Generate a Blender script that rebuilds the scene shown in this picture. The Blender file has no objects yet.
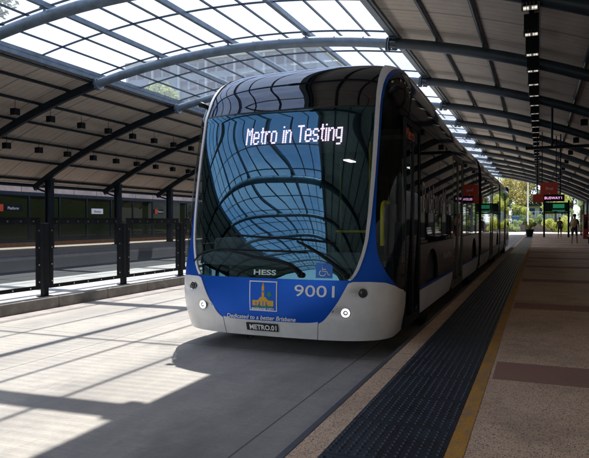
import bpy, bmesh, math, random
import numpy as np
from mathutils import Vector, Matrix
R = math.radians
rnd = random.Random(7)
sc = bpy.context.scene
col = sc.collection

# ------------------------------------------------------------ camera
cd = bpy.data.cameras.new('camera'); cam = bpy.data.objects.new('camera', cd); col.objects.link(cam)
cam.location = (0, 0, 1.412)
cam.rotation_euler = (math.pi/2 - 0.013, 0, 0.389)
cd.sensor_width = 36; cd.lens = 36.53; cd.clip_start = .05; cd.clip_end = 2000
sc.camera = cam

# ------------------------------------------------------------ sky, sun, exposure
SUN = Vector((-.16, .485, 1)).normalized()
elev = math.asin(SUN.z); azim = math.atan2(SUN.x, SUN.y)
W = bpy.data.worlds.new('World'); sc.world = W; W.use_nodes = True
nt = W.node_tree; nt.nodes.clear()
out = nt.nodes.new('ShaderNodeOutputWorld'); bg = nt.nodes.new('ShaderNodeBackground')
sky = nt.nodes.new('ShaderNodeTexSky'); sky.sky_type = 'NISHITA'; sky.sun_disc = False
sky.sun_elevation = elev; sky.sun_rotation = azim; sky.air_density = 1.2; sky.dust_density = 1.2
bg.inputs['Strength'].default_value = .14
tc = nt.nodes.new('ShaderNodeTexCoord'); mp = nt.nodes.new('ShaderNodeMapping'); mp.inputs['Scale'].default_value = (1, 1, 2.4)
mp.inputs['Location'].default_value = (.3, .1, .2)
nz = nt.nodes.new('ShaderNodeTexNoise'); nz.inputs['Scale'].default_value = 1.7; nz.inputs['Detail'].default_value = 9; nz.inputs['Roughness'].default_value = .58
rp = nt.nodes.new('ShaderNodeValToRGB'); rp.color_ramp.elements[0].position = .42; rp.color_ramp.elements[1].position = .60
mx = nt.nodes.new('ShaderNodeMix'); mx.data_type = 'RGBA'
mx.inputs[7].default_value = (4.3, 4.6, 5.4, 1)
L_ = nt.links.new
L_(tc.outputs['Generated'], mp.inputs['Vector']); L_(mp.outputs[0], nz.inputs['Vector']); sxyz = nt.nodes.new('ShaderNodeSeparateXYZ'); L_(tc.outputs['Generated'], sxyz.inputs[0])
ma = nt.nodes.new('ShaderNodeMath'); ma.operation = 'MULTIPLY_ADD'; ma.inputs[1].default_value = .10; L_(sxyz.outputs['Y'], ma.inputs[0]); L_(nz.outputs['Fac'], ma.inputs[2]); L_(ma.outputs[0], rp.inputs['Fac'])
L_(rp.outputs['Color'], mx.inputs[0]); L_(sky.outputs[0], mx.inputs[6]); L_(mx.outputs[2], bg.inputs['Color']); L_(bg.outputs[0], out.inputs['Surface'])
sl = bpy.data.lights.new('sun', 'SUN'); sl.energy = 4.4; sl.angle = R(.55); sl.color = (1, .94, .85)
so = bpy.data.objects.new('sun', sl); col.objects.link(so); so.location = (0, 0, 30)
so.rotation_euler = SUN.to_track_quat('Z', 'Y').to_euler()
vs = sc.view_settings
vs.view_transform = 'Standard'; vs.look = 'None'; vs.gamma = 1; vs.use_curve_mapping = False
vs.exposure = 1.27
sc.render.engine = 'CYCLES'
sc.cycles.max_bounces = 10; sc.cycles.transparent_max_bounces = 24; sc.cycles.diffuse_bounces = 6
sc.cycles.use_denoising = True; sc.cycles.sample_clamp_indirect = 6
sc.cycles.caustics_reflective = False; sc.cycles.caustics_refractive = False

# ------------------------------------------------------------ materials
def mat(name, c, rough=.6, metal=0, spec=.5, coat=0, emis=None, es=0):
    m = bpy.data.materials.new(name); m.use_nodes = True
    b = m.node_tree.nodes['Principled BSDF']
    b.inputs['Base Color'].default_value = (*c, 1); b.inputs['Roughness'].default_value = rough
    b.inputs['Metallic'].default_value = metal; b.inputs['Specular IOR Level'].default_value = spec
    b.inputs['Coat Weight'].default_value = coat; b.inputs['Coat Roughness'].default_value = .04
    if emis: b.inputs['Emission Color'].default_value = (*emis, 1); b.inputs['Emission Strength'].default_value = es
    return m
class NT:
    def __init__(s, m): s.m = m; s.t = m.node_tree; s.b = s.t.nodes.get('Principled BSDF'); s.obj = None
    def n(s, t, **k):
        x = s.t.nodes.new('ShaderNode'+t)
        for a, v in k.items():
            if hasattr(x, a): setattr(x, a, v)
            else: x.inputs[a.replace('_', ' ')].default_value = v
        return x
    def l(s, a, b): s.t.links.new(a, b)
    def co(s, scale=(1, 1, 1), kind='Object', rot=(0, 0, 0)):
        t = s.n('TexCoord'); mp = s.n('Mapping'); mp.inputs['Scale'].default_value = scale; mp.inputs['Rotation'].default_value = rot
        s.l(t.outputs[kind], mp.inputs['Vector']); return mp.outputs[0]
    def noise(s, scale, detail=4, rough=.55, sc3=(1, 1, 1)):
        x = s.n('TexNoise'); x.inputs['Scale'].default_value = scale; x.inputs['Detail'].default_value = detail; x.inputs['Roughness'].default_value = rough
        s.l(s.co(sc3), x.inputs['Vector']); return x.outputs['Fac']
    def ramp(s, f, stops):
        r = s.n('ValToRGB'); e = r.color_ramp.elements
        while len(e) < len(stops): e.new(.5)
        for i, (p, c) in enumerate(stops):
            e[i].position = p; e[i].color = (*c, 1) if len(c) == 3 else c
        s.l(f, r.inputs['Fac']); return r.outputs['Color']
    def mix(s, f, a, b, mode='MIX'):
        x = s.n('Mix'); x.data_type = 'RGBA'; x.blend_type = mode
        for v, i in ((f, 0), (a, 6), (b, 7)):
            if isinstance(v, (int, float)): x.inputs[i].default_value = v
            elif isinstance(v, tuple): x.inputs[i].default_value = (*v, 1)
            else: s.l(v, x.inputs[i])
        return x.outputs[2]
    def math(s, op, a, b=0.):
        x = s.n('Math'); x.operation = op
        for v, i in ((a, 0), (b, 1)):
            if isinstance(v, (int, float)): x.inputs[i].default_value = v
            else: s.l(v, x.inputs[i])
        return x.outputs[0]
    def xyz(s, kind='Object'):
        t = s.n('TexCoord'); x = s.n('SeparateXYZ'); s.l(t.outputs[kind], x.inputs[0]); return x.outputs
    def line(s, v, period, width, off=0.):          # 1 on thin lines every period
        a = s.math('ADD', v, off + 1000*period); a = s.math('MODULO', a, period)
        return s.math('LESS_THAN', a, width)
    def base(s, c): s.l(c, s.b.inputs['Base Color'])
    def bump(s, h, d=.02, st=.5):
        x = s.n('Bump'); x.inputs['Strength'].default_value = st; x.inputs['Distance'].default_value = d
        s.l(h, x.inputs['Height']); s.l(x.outputs[0], s.b.inputs['Normal'])
    def rough(s, f, a, b):
        x = s.n('MapRange'); s.l(f, x.inputs[0]); x.inputs[3].default_value = a; x.inputs[4].default_value = b; s.l(x.outputs[0], s.b.inputs['Roughness'])

def dirty(name, c, rough=.5, metal=0, amt=.25, scale=6, coat=0, spec=None):
    if spec is None: spec = .12 if max(c) < .05 else .5
    m = mat(name, c, rough, metal, spec, coat); t = NT(m)
    f = t.noise(scale, 8, .65)
    d = tuple(x*(1-amt) for x in c); u = tuple(min(1, x*(1+amt*.6)) for x in c)
    t.base(t.ramp(f, [(.3, d), (.7, u)])); t.rough(f, max(0, rough-.08), min(1, rough+.12))
    return m

M = {}
def concrete_road():
    m = mat('grooved_concrete', (.4, .39, .37), .85); t = NT(m); o = t.xyz()
    big = t.noise(.55, 6, .6); fine = t.noise(38, 6, .7); streak = t.noise(9, 6, .7, (.35, 6, 1))
    c = t.ramp(big, [(.3, (.36, .33, .28)), (.7, (.49, .455, .40))])
    c = t.mix(.5, c, t.ramp(fine, [(.25, (.55, .55, .54)), (.75, (1, 1, 1))]), 'MULTIPLY')
    c = t.mix(t.ramp(streak, [(.52, (0, 0, 0)), (.70, (.7, .7, .7))]), c, (.22, .21, .195))
    g = t.n('TexWave', wave_type='BANDS', bands_direction='Y'); g.inputs['Scale'].default_value = 9; g.inputs['Distortion'].default_value = 1.2; g.inputs['Detail'].default_value = 3; g.inputs['Detail Scale'].default_value = 2
    t.l(t.co(), g.inputs['Vector'])
    c = t.mix(t.math('MULTIPLY', g.outputs['Fac'], .10), c, (.24, .235, .22))
    tr = t.ramp(t.noise(.8, 4, .6, (2.2, .12, 1)), [(.47, (0, 0, 0)), (.72, (.5, .5, .5))])   # tyre-darkened bands along the lane
    c = t.mix(tr, c, (.2, .195, .19))
    j = t.math('MAXIMUM', t.line(o[1], 4.6, .014, -1.31), t.line(o[0], 3.0, .014, 1.72))
    cr = t.math('MULTIPLY', j, .8)
    blot = t.ramp(t.noise(2.6, 9, .72), [(.46, (0, 0, 0)), (.62, (.5, .5, .5))]); c = t.mix(blot, c, (.25, .24, .225))
    oil = t.ramp(t.noise(1.1, 5, .6, (1, .5, 1)), [(.57, (0, 0, 0)), (.68, (.55, .55, .55))]); c = t.mix(oil, c, (.13, .125, .12))
    for x0 in (-1.95, -3.45, -5.05, -6.45):
        ab = t.math('ABSOLUTE', t.math('SUBTRACT', o[0], x0)); mr = t.n('MapRange', interpolation_type='SMOOTHSTEP'); t.l(ab, mr.inputs[0]); mr.inputs[1].default_value = .08; mr.inputs[2].default_value = .42; mr.inputs[3].default_value = .42; mr.inputs[4].default_value = 0
        c = t.mix(t.math('MULTIPLY', mr.outputs[0], t.ramp(t.noise(3, 7, .7, (2, .5, 1)), [(.3, (.2, .2, .2)), (.6, (1, 1, 1))])), c, (.19, .18, .165))
    c = t.mix(cr, c, (.07, .065, .06))
    t.base(c)
    h = t.math('ADD', t.math('MULTIPLY', g.outputs['Fac'], .18), t.math('ADD', fine, t.math('MULTIPLY', streak, .8))); h = t.math('SUBTRACT', h, t.math('MULTIPLY', j, 2.))
    t.bump(h, .006, .6); return m
M['road'] = concrete_road()
def asphalt():
    m = mat('asphalt', (.05, .05, .055), .8); t = NT(m)
    f = t.noise(60, 5, .8); b = t.noise(.5, 5, .6, (1, .15, 1))
    c = t.ramp(f, [(.3, (.018, .020, .027)), (.75, (.060, .063, .075))]); c = t.mix(t.ramp(b, [(.4, (0, 0, 0)), (.7, (.6, .6, .6))]), c, (.06, .06, .06))
    t.base(c); t.bump(f, .008, .6); return m
M['asphalt'] = asphalt()

def aggregate():
    m = mat('exposed_aggregate', (.4, .3, .23), .8); t = NT(m); o = t.xyz()
    v = t.n('TexVoronoi'); v.inputs['Scale'].default_value = 150; t.l(t.co(), v.inputs['Vector'])
    sp = t.ramp(v.outputs['Distance'], [(.0, (.5, .5, .5)), (.5, (1.1, 1.08, 1.05))])
    v2 = t.n('TexVoronoi'); v2.inputs['Scale'].default_value = 170; t.l(t.co(), v2.inputs['Vector'])
    big = t.noise(.9, 6, .62)
    c = t.ramp(big, [(.3, (.60, .41, .265)), (.7, (.80, .57, .39))])
    c = t.mix(.7, c, sp, 'MULTIPLY')
    rb = t.n('RGBToBW'); t.l(v2.outputs['Color'], rb.inputs[0])
    c = t.mix(t.math('MULTIPLY', t.math('LESS_THAN', rb.outputs[0], .27), .85), c, (.085, .07, .06))
    c = t.mix(t.math('MULTIPLY', t.math('GREATER_THAN', rb.outputs[0], .76), .5), c, (.62, .54, .45))
    band = t.math('MULTIPLY', t.line(o[1], 4.14, .62, -.80), t.math('GREATER_THAN', o[0], -.34))
    bc = t.mix(.8, (.33, .18, .135), sp, 'MULTIPLY')
    c = t.mix(band, c, bc)
    st = t.ramp(t.noise(1.6, 9, .7), [(.50, (0, 0, 0)), (.72, (.6, .6, .6))]); c = t.mix(st, c, (.20, .14, .10))
    j = t.math('MAXIMUM', t.line(o[1], 4.14, .01, -.80), t.line(o[1], 4.14, .01, -1.42)); c = t.mix(t.math('MULTIPLY', j, .7), c, (.05, .04, .035))
    t.base(c); t.bump(v.outputs['Distance'], .004, .5); return m
M['aggregate'] = aggregate()
M['parapet'] = dirty('parapet_concrete', (.34, .25, .24), .85, amt=.35, scale=1)
M['kerb'] = dirty('kerb_concrete', (.30, .285, .26), .85, amt=.35, scale=5)
def kerb_face():
    m = dirty('kerb_block_face', (.22, .205, .18), .85, amt=.4, scale=4); t = NT(m); return m
M['kerbface'] = kerb_face()
M['median'] = dirty('median_concrete', (.44, .43, .41), .85, amt=.2, scale=3)
M['farplat'] = dirty('far_platform_paving', (.26, .22, .19), .8, amt=.25, scale=1.5)
M['tactile'] = dirty('tactile_charcoal', (.019, .028, .040), .42, amt=.6, scale=5, spec=.5)
def worn_yellow():
    m = mat('yellow_line_paint', (.5, .26, .05), .75); t = NT(m)
    c = t.ramp(t.noise(3, 6, .6), [(.3, (.52, .24, .03)), (.7, (.66, .34, .055))])
    w = t.ramp(t.noise(11, 10, .78, (1, .5, 1)), [(.46, (0, 0, 0)), (.60, (.85, .85, .85))]); c = t.mix(w, c, (.34, .23, .15)); 
    sp = t.ramp(t.noise(70, 4, .7), [(.3, (.55, .55, .55)), (.6, (1, 1, 1))]); t.base(t.mix(.8, c, sp, 'MULTIPLY')); return m
M['yellow'] = worn_yellow()
M['edgesteel'] = dirty('edge_angle', (.10, .105, .115), .5, .3, amt=.3)
M['galv'] = dirty('blue_grey_steel_tube', (.17, .215, .26), .38, .25, amt=.3, scale=4)
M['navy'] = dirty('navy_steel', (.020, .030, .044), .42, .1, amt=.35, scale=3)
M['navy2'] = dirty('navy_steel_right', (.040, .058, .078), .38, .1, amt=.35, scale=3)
M['black'] = dirty('black_powder_coat', (.012, .014, .018), .4, .1, amt=.4)
M['bolt'] = mat('stainless_bolt', (.6, .6, .6), .3, 1)
def soffit():
    m = mat('soffit_sheet', (.35, .32, .29), .7); t = NT(m); o = t.xyz()
    f = t.noise(2.2, 7, .6); pf = t.noise(55, 2, .5)
    c = t.ramp(f, [(.3, (.62, .53, .44)), (.7, (.72, .625, .525))])
    c = t.mix(.45, c, t.ramp(pf, [(.35, (.6, .6, .6)), (.65, (1, 1, 1))]), 'MULTIPLY')
    rib = t.line(o[1], .30, .03)
    j = t.line(o[1], 1.606, .035)
    c = t.mix(t.math('MULTIPLY', rib, .30), c, (.06, .05, .04)); c = t.mix(t.math('MULTIPLY', j, .85), c, (.04, .035, .03))
    t.base(c); t.bump(t.math('SUBTRACT', pf, t.math('MULTIPLY', rib, .6)), .01, .4); return m
M['soffit'] = soffit()
M['rooftop'] = dirty('roof_sheet_top', (.45, .45, .44), .6)

def tinted(name, tr, gl, ior, haze=0., hazec=(.8, .8, .8), rough=.01, stripes=False):
    m = bpy.data.materials.new(name); m.use_nodes = True; t = NT(m); t.t.nodes.clear()
    o = t.n('OutputMaterial'); T = t.n('BsdfTransparent'); T.inputs[0].default_value = (*tr, 1)
    G = t.n('BsdfGlossy'); G.inputs[0].default_value = (*gl, 1); G.inputs['Roughness'].default_value = rough
    F = t.n('Fresnel'); ge = t.n('NewGeometry'); mr = t.n('MapRange'); t.l(ge.outputs['Backfacing'], mr.inputs[0]); mr.inputs[3].default_value = ior; mr.inputs[4].default_value = 1/ior; t.l(mr.outputs[0], F.inputs['IOR'])
    s0 = T.outputs[0]
    if haze:
        D = t.n('BsdfTranslucent'); D.inputs[0].default_value = (*hazec, 1); a = t.n('MixShader')
        if stripes:
            o3 = t.xyz(); w = t.line(o3[1], .12, .045); q = t.math('ADD', t.math('MULTIPLY', w, .04), haze)
            T2 = t.mix(t.math('MULTIPLY', w, .55), tr, (tr[0]*.62, tr[1]*.66, tr[2]*.74)); t.l(T2, T.inputs[0])
            q = t.math('ADD', q, t.math('MULTIPLY', t.noise(1.3, 6, .6), .04))
            t.l(q, a.inputs[0])
        else: a.inputs[0].default_value = haze
        t.l(s0, a.inputs[1]); t.l(D.outputs[0], a.inputs[2]); s0 = a.outputs[0]
    b = t.n('MixShader'); t.l(F.outputs[0], b.inputs[0]); t.l(s0, b.inputs[1]); t.l(G.outputs[0], b.inputs[2]); t.l(b.outputs[0], o.inputs[0])
    return m
M['roofglass'] = tinted('ribbed_roof_glazing', (.88, .905, .95), (1, 1, 1), 1.4, .04, (.80, .84, .95), stripes=True)
M['windscreen'] = tinted('windscreen_glass', (.50, .56, .56), (.34, .70, .95), 2.55, rough=.008)
M['fascia'] = tinted('black_fascia_glass', (.03, .03, .035), (.75, .85, 1.0), 2.0)
M['doorglass'] = tinted('tinted_door_glass', (.34, .37, .37), (.7, .8, .85), 1.5)
M['cornerglass'] = tinted('corner_glass', (.66, .70, .70), (.7, .8, .85), 1.45)
M['fenceglass'] = tinted('clear_fence_glass', (.86, .88, .87), (1, 1, 1), 1.45, .008, (.6, .6, .6))
M['screenglass'] = tinted('dark_screen_glass', (.15, .16, .14), (1, 1, 1), 1.16, .02, (.2, .2, .2))
M['busblack'] = mat('black_gloss_panel', (.006, .006, .008), .06, 0, .5)
M['buswin'] = mat('black_side_window', (.004, .005, .006), .02, 0, .3)
M['busgrey'] = mat('charcoal_body_paint', (.014, .014, .016), .25, .1, .35, .15)
M['buswhite'] = dirty('pearl_white_paint', (.82, .81, .795), .28, 0, amt=.12, scale=3.5, coat=.5)
M['skirtwhite'] = dirty('skirt_white_paint', (.75, .76, .80), .35, 0, amt=.15, scale=2, coat=.3)
def busblue():
    m = mat('metallic_blue_paint', (.012, .085, .36), .3, .45, .3, .0); t = NT(m)
    f = t.noise(3, 5, .6); t.base(t.ramp(f, [(.3, (.004, .088, .53)), (.7, (.005, .098, .58))])); t.rough(f, .27, .33); return m
M['busblue'] = busblue()
M['silver'] = dirty('silver_trim_paint', (.74, .74, .76), .32, .0, amt=.1, coat=.4)
M['rubber'] = mat('rubber', (.012, .012, .012), .75)
M['interior'] = mat('dark_interior', (.035, .038, .042), .7)
M['dash'] = dirty('dashboard_grey', (.20, .25, .26), .55, amt=.2)
M['yellowrail'] = mat('yellow_handrail', (.95, .85, .01), .3)
M['seatfab'] = mat('seat_fabric', (.03, .06, .10), .9)
M['white'] = mat('white_vinyl', (.93, .93, .94), .5)
M['lightgrey'] = mat('pale_silver_badge', (.60, .75, .72), .35)
M['signblue'] = mat('sticker_blue', (.012, .17, .66), .4)
M['gold'] = mat('crest_yellow', (.78, .42, .03), .45)
M['green'] = mat('crest_green', (.0, .25, .12), .45)
M['plate'] = mat('number_plate_black', (.01, .01, .012), .4)
M['chrome'] = mat('lamp_reflector', (.75, .75, .76), .15, 1)
M['darklens'] = mat('dark_lamp_lens', (.03, .03, .035), .08, 0, .8)
M['lamp'] = mat('lit_headlamp', (.9, .9, .9), .3, emis=(1, .97, .93), es=1.5)
M['led'] = mat('led_display_text', (.8, .75, .8), .5, emis=(.88, .64, .92), es=1.25)
M['pinkled'] = mat('pink_led_text', (.5, .2, .5), .5, emis=(1.0, .45, .85), es=.6)
M['orangeled'] = mat('orange_led_text', (.5, .1, .05), .5, emis=(.5, .07, .03), es=.03)
M['red'] = mat('red_sign', (.52, .055, .02), .5, emis=(.55, .05, .015), es=.015)
M['dullred'] = mat('dull_red_cabinet', (.30, .02, .015), .5)
M['greenscreen'] = mat('green_backlit_panel', (.02, .2, .1), .5, emis=(.05, .55, .28), es=.10)
M['louvre'] = mat('lamp_louvre', (.8, .8, .75), .25, .7, emis=(1, .93, .80), es=.8)
M['tower'] = dirty('tower_facade', (.20, .28, .38), .6, amt=.15, scale=.2)
M['towerfin'] = mat('tower_fin', (.42, .50, .60), .6)
M['towerwin'] = mat('tower_window', (.02, .06, .13), .3, 0, .2)
M['pale'] = dirty('pale_render_wall', (.55, .53, .49), .8, amt=.15, scale=.5)
M['stone'] = dirty('garden_wall_stone', (.17, .13, .11), .9, amt=.4, scale=3)
M['bluepaint'] = mat('blue_box_paint', (.07, .16, .36), .5)
M['paving'] = dirty('sunlit_paving', (.46, .42, .38), .85, amt=.2, scale=.8)
M['bark'] = dirty('bark', (.10, .075, .055), .9, amt=.4, scale=8)
def grass_m():
    m = mat('grass', (.06, .10, .03), .9); t = NT(m); f = t.noise(1.4, 8, .7); g = t.noise(30, 4, .7)
    c = t.ramp(f, [(.3, (.035, .065, .02)), (.7, (.10, .14, .045))]); t.base(t.mix(.6, c, t.ramp(g, [(.3, (.4, .4, .4)), (.7, (1, 1, 1))]), 'MULTIPLY')); t.bump(g, .06, .8); return m
M['grass'] = grass_m()
M['fillwall'] = dirty('fill_bounce_panel', (.50, .46, .42), .8, amt=.25, scale=1.2)  # reflector colour for the near wall panels, added to bounce fill light
M['shadewall'] = dirty('shade_wall_dark', (.06, .055, .05), .8, amt=.3, scale=1.2)  # colour of the added wall that blocks light from the right
def leafm(name, a, b):
    m = mat(name, a, .6); t = NT(m); oi = t.n('NewGeometry'); 
    t.base(t.ramp(oi.outputs['Random Per Island'], [(0, a), (1, b)]))
    D = t.n('BsdfTranslucent'); t.l(t.b.inputs['Base Color'].links[0].from_socket, D.inputs[0]); x = t.n('MixShader'); x.inputs[0].default_value = .35
    o = t.t.nodes['Material Output']; t.l(t.b.outputs[0], x.inputs[1]); t.l(D.outputs[0], x.inputs[2]); t.l(x.outputs[0], o.inputs[0]); return m
M['leafg'] = leafm('green_leaves', (.035, .07, .018), (.09, .14, .04))
M['leafo'] = leafm('autumn_leaves', (.36, .24, .06), (.42, .42, .12))
M['leafy'] = leafm('lime_leaves', (.36, .40, .05), (.55, .56, .12))
M['leafp'] = leafm('pale_leaves', (.22, .31, .10), (.36, .43, .18))

# ------------------------------------------------------------ helpers
def tag(o, label=None, cat=None, group=None, kind=None):
    if label: o['label'] = label
    if cat: o['category'] = cat
    if group: o['group'] = group
    if kind: o['kind'] = kind
    return o
def empty(name, loc, label, cat, group=None):
    o = bpy.data.objects.new(name, None); col.objects.link(o); o.location = loc; o.empty_display_size = .2
    return tag(o, label, cat, group)
class MB:
    """collects geometry in world space; build() makes one mesh, relative to its parent's location"""
    def __init__(s): s.v = []; s.f = []; s.mi = []; s.sm = []; s.cur = 0; s.smooth = False
    def add(s, vs, fs, smooth=None):
        n = len(s.v); s.v += [tuple(v) for v in vs]
        for f in fs: s.f.append(tuple(i+n for i in f)); s.mi.append(s.cur); s.sm.append(s.smooth if smooth is None else smooth)
        return s
    def box(s, a, b, bev=0):
        x0, y0, z0 = (min(a[i], b[i]) for i in range(3)); x1, y1, z1 = (max(a[i], b[i]) for i in range(3))
        if bev > 0:
            bm = bmesh.new(); bmesh.ops.create_cube(bm, size=1)
            for v in bm.verts: v.co = Vector(((x0+x1)/2+v.co.x*(x1-x0), (y0+y1)/2+v.co.y*(y1-y0), (z0+z1)/2+v.co.z*(z1-z0)))
            bmesh.ops.bevel(bm, geom=bm.edges[:], offset=bev, segments=2, affect='EDGES', profile=.5)
            bm.verts.index_update(); s.add([v.co for v in bm.verts], [[v.index for v in f.verts] for f in bm.faces]); bm.free(); return s
        return s.add([(x0,y0,z0),(x1,y0,z0),(x1,y1,z0),(x0,y1,z0),(x0,y0,z1),(x1,y0,z1),(x1,y1,z1),(x0,y1,z1)],
              [(3,2,1,0),(4,5,6,7),(0,1,5,4),(1,2,6,5),(2,3,7,6),(3,0,4,7)])
    def tube(s, pts, r, n=10, caps=True, rr=None):
        pts = [Vector(p) for p in pts]; vs = []; m = len(pts); ref = None
        for i, p in enumerate(pts):
            d = (pts[min(i+1, m-1)]-pts[max(i-1, 0)]).normalized()
            if ref is None:
                ref = Vector((0, 0, 1)) if abs(d.z) < .9 else Vector((1, 0, 0))
            a = (ref - d*ref.dot(d)).normalized(); b = d.cross(a); ref = a
            q = rr[i] if rr else r
            for k in range(n):
                t = 2*math.pi*k/n; vs.append(p+a*math.cos(t)*q+b*math.sin(t)*q)
        fs = [(i*n+k, i*n+(k+1) % n, (i+1)*n+(k+1) % n, (i+1)*n+k) for i in range(m-1) for k in range(n)]
        s.add(vs, fs, True)
        if caps: s.add(vs[:n], [tuple(range(n))[::-1]], False); s.add(vs[-n:], [tuple(range(n))], False)
        return s
    def beam(s, pts, w, h):     # rectangular bar along a path in a plane of constant Y
        vs = []; m = len(pts)
        for i, p in enumerate(pts):
            p = Vector(p); d = (Vector(pts[min(i+1, m-1)])-Vector(pts[max(i-1, 0)])).normalized(); nrm = Vector((-d.z, 0, d.x))
            if nrm.z < 0: nrm = -nrm
            for a, b in ((-1, -1), (1, -1), (1, 1), (-1, 1)): vs.append(p+Vector((0, a*w/2, 0))+nrm*(b*h/2))
        fs = [(i*4+k, i*4+(k+1) % 4, (i+1)*4+(k+1) % 4, (i+1)*4+k) for i in range(m-1) for k in range(4)]
        fs += [(3, 2, 1, 0), tuple((m-1)*4+k for k in range(4))]
        return s.add(vs, fs)
    def disc(s, c, axis, r, t=.01, n=16):
        c = Vector(c); a = Vector(axis).normalized(); return s.tube([c, c+a*t], r, n)
    def build(s, name, m, parent=None, loc=None, smooth=None):
        me = bpy.data.meshes.new(name)
        o = bpy.data.objects.new(name, me); col.objects.link(o)
        if parent is not None:
            o.parent = parent; w = Vector(parent.location); q = parent
            while q.parent: q = q.parent; w += q.location
        else:
            w = Vector(loc) if loc else Vector((0, 0, 0)); o.location = w
        me.from_pydata([tuple(Vector(v)-w) for v in s.v], [], s.f)
        for x in (m if isinstance(m, (list, tuple)) else [m]): me.materials.append(M[x] if isinstance(x, str) else x)
        me.polygons.foreach_set('material_index', s.mi)
        me.polygons.foreach_set('use_smooth', s.sm if smooth is None else [smooth]*len(s.f))
        me.update(); return o
def struct(name, mb, m): return tag(mb.build(name, m), kind='structure')
def copy_tree(o, dloc, parent=None, label=None):
    c = o.copy(); col.objects.link(c)
    if parent is None: c.location = Vector(o.location)+Vector(dloc)
    else: c.parent = parent
    if label: c['label'] = label
    for ch in list(o.children): copy_tree(ch, dloc, c)
    return c
_tc = {}
def text_geo(txt, size=1., bold=0., align='CENTER', sx=1.):
    cu = bpy.data.curves.new('t', 'FONT'); cu.body = txt; cu.size = size; cu.align_x = align; cu.align_y = 'BOTTOM_BASELINE'; cu.offset = bold; cu.resolution_u = 3
    o = bpy.data.objects.new('t', cu); col.objects.link(o)
    me = bpy.data.meshes.new_from_object(o.evaluated_get(bpy.context.evaluated_depsgraph_get()))
    vs = [(v.co.x*sx, v.co.y) for v in me.vertices]; fs = [tuple(p.vertices) for p in me.polygons]
    bpy.data.objects.remove(o); bpy.data.curves.remove(cu); bpy.data.meshes.remove(me); return vs, fs
def flat_text(mb, txt, origin, ux, uz, height, bold=0., sx=1., align='CENTER'):
    vs, fs = text_geo(txt, height*1.4, bold, align, sx); o = Vector(origin); ux = Vector(ux); uz = Vector(uz)
    mb.add([o+ux*x+uz*y for x, y in vs], fs); return mb

# ------------------------------------------------------------ setting: ground
PZ = .17
g = MB(); g.add([(-700, -400, -.03), (700, -400, -.03), (700, 900, -.03), (-700, 900, -.03)], [(0, 1, 2, 3)])
struct('ground', g, 'grass')
g = MB(); g.add([(-7.29, -30, 0), (-1.25, -30, 0), (-1.25, 66, 0), (-7.29, 66, 0)], [(0, 1, 2, 3)]); struct('road', g, 'road')
g = MB(); g.add([(-17.2, -30, 0), (-9.9, -30, 0), (-9.9, 66, 0), (-17.2, 66, 0)], [(0, 1, 2, 3)]); struct('busway_asphalt', g, 'asphalt')
g = MB(); g.add([(-26, 66.01, 0.0), (40, 66.01, 0.0), (40, 86, 0.0), (-26, 86, 0.0)], [(0, 1, 2, 3)]); struct('plaza_paving', g, 'paving')
g = MB(); g.box((-1.235, -30, -.02), (5.6, 66, PZ)); struct('platform', g, 'aggregate')
g = MB(); g.box((-1.277, -30, -.02), (-1.237, 66, PZ+.003)); struct('platform_edge', g, 'edgesteel')
g = MB()
y = -10.
while y < 40: g.box((-.458, y, PZ), (-.366, y+9.99, PZ+.004)); y += 10
struct('platform_line', g, 'yellow')
g = MB()
for i in range(int(80/.6)):
    y = -12+i*.6
    for x0 in (-1.072, -.766): g.box((x0+.002, y+.002, PZ-.01), (x0+.303, y+.597, PZ+.006))
# truncated domes, twelve across
n = 8; ring = [(math.cos(2*math.pi*k/n), math.sin(2*math.pi*k/n)) for k in range(n)]
for i in range(int(24/.05)):
    y = .4+i*.05
    if (y+12) % .6 < .02 or (y+12) % .6 > .58: continue
    for x0 in (-1.072, -.766):
        for k in range(6):
            x = x0+.026+k*.0505
            vs = [(x+a*.0145, y+b*.0145, PZ+.006) for a, b in ring]+[(x+a*.009, y+b*.009, PZ+.0115) for a, b in ring]
            g.add(vs, [(q, (q+1) % n, n+(q+1) % n, n+q) for q in range(n)]+[tuple(range(n, 2*n))])
struct('tactile_paving', g, 'tactile')
# median between the two busways
g = MB(); g.box((-9.88, -30, -.02), (-7.46, 60, PZ)); struct('median', g, 'median')
g = MB(); g.cur = 0
y = -20.
while y < 60:
    g.box((-7.455, y+.006, -.02), (-7.29, y+1.194, PZ+.012), .012); y += 1.2
struct('median_kerb', g, 'kerbface')
g = MB(); g.box((-7.29, -30, .0), (-6.98, 60, .004)); struct('gutter', g, dirty('gutter_concrete', (.33, .29, .265), .85, amt=.4, scale=4))
g = MB(); g.box((-24.6, -30, -.02), (-17.2, 62, PZ)); struct('far_platform', g, 'farplat')
g = MB(); g.box((-17.35, -30, PZ), (-17.2, 62, PZ+.01)); struct('far_platform_edge', g, 'kerb')
# bank
g = MB(); N = 60; vs = []; fs = []
for i in range(N+1):
    y = -40+i*3
    for j, (x, z) in enumerate(((-24.6, .1), (-27, .7), (-30, 1.9), (-33, 3.0), (-34.5, 3.1), (-60, 3.4))):
        vs.append((x+rnd.uniform(-.2, .2)*(0 < j < 4), y, z+rnd.uniform(-.12, .12)*(0 < j < 4)))
for i in range(N):
    for j in range(5): a = i*6+j; fs.append((a, a+6, a+7, a+1))
g.add(vs, fs, True); struct('bank', g, 'grass')

# parapet wall on the bank
e = empty('parapet_wall', (-34.2, 20, 3.0), 'pale concrete parapet wall along the top of the grass bank across the busway', 'wall')
for i in range(34):
    y = -20+i*2.6
    MB().box((-34.3, y+.03, 3.0), (-34.1, y+2.57, 4.15), .02).build('wall_panel', 'parapet', e)

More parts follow.
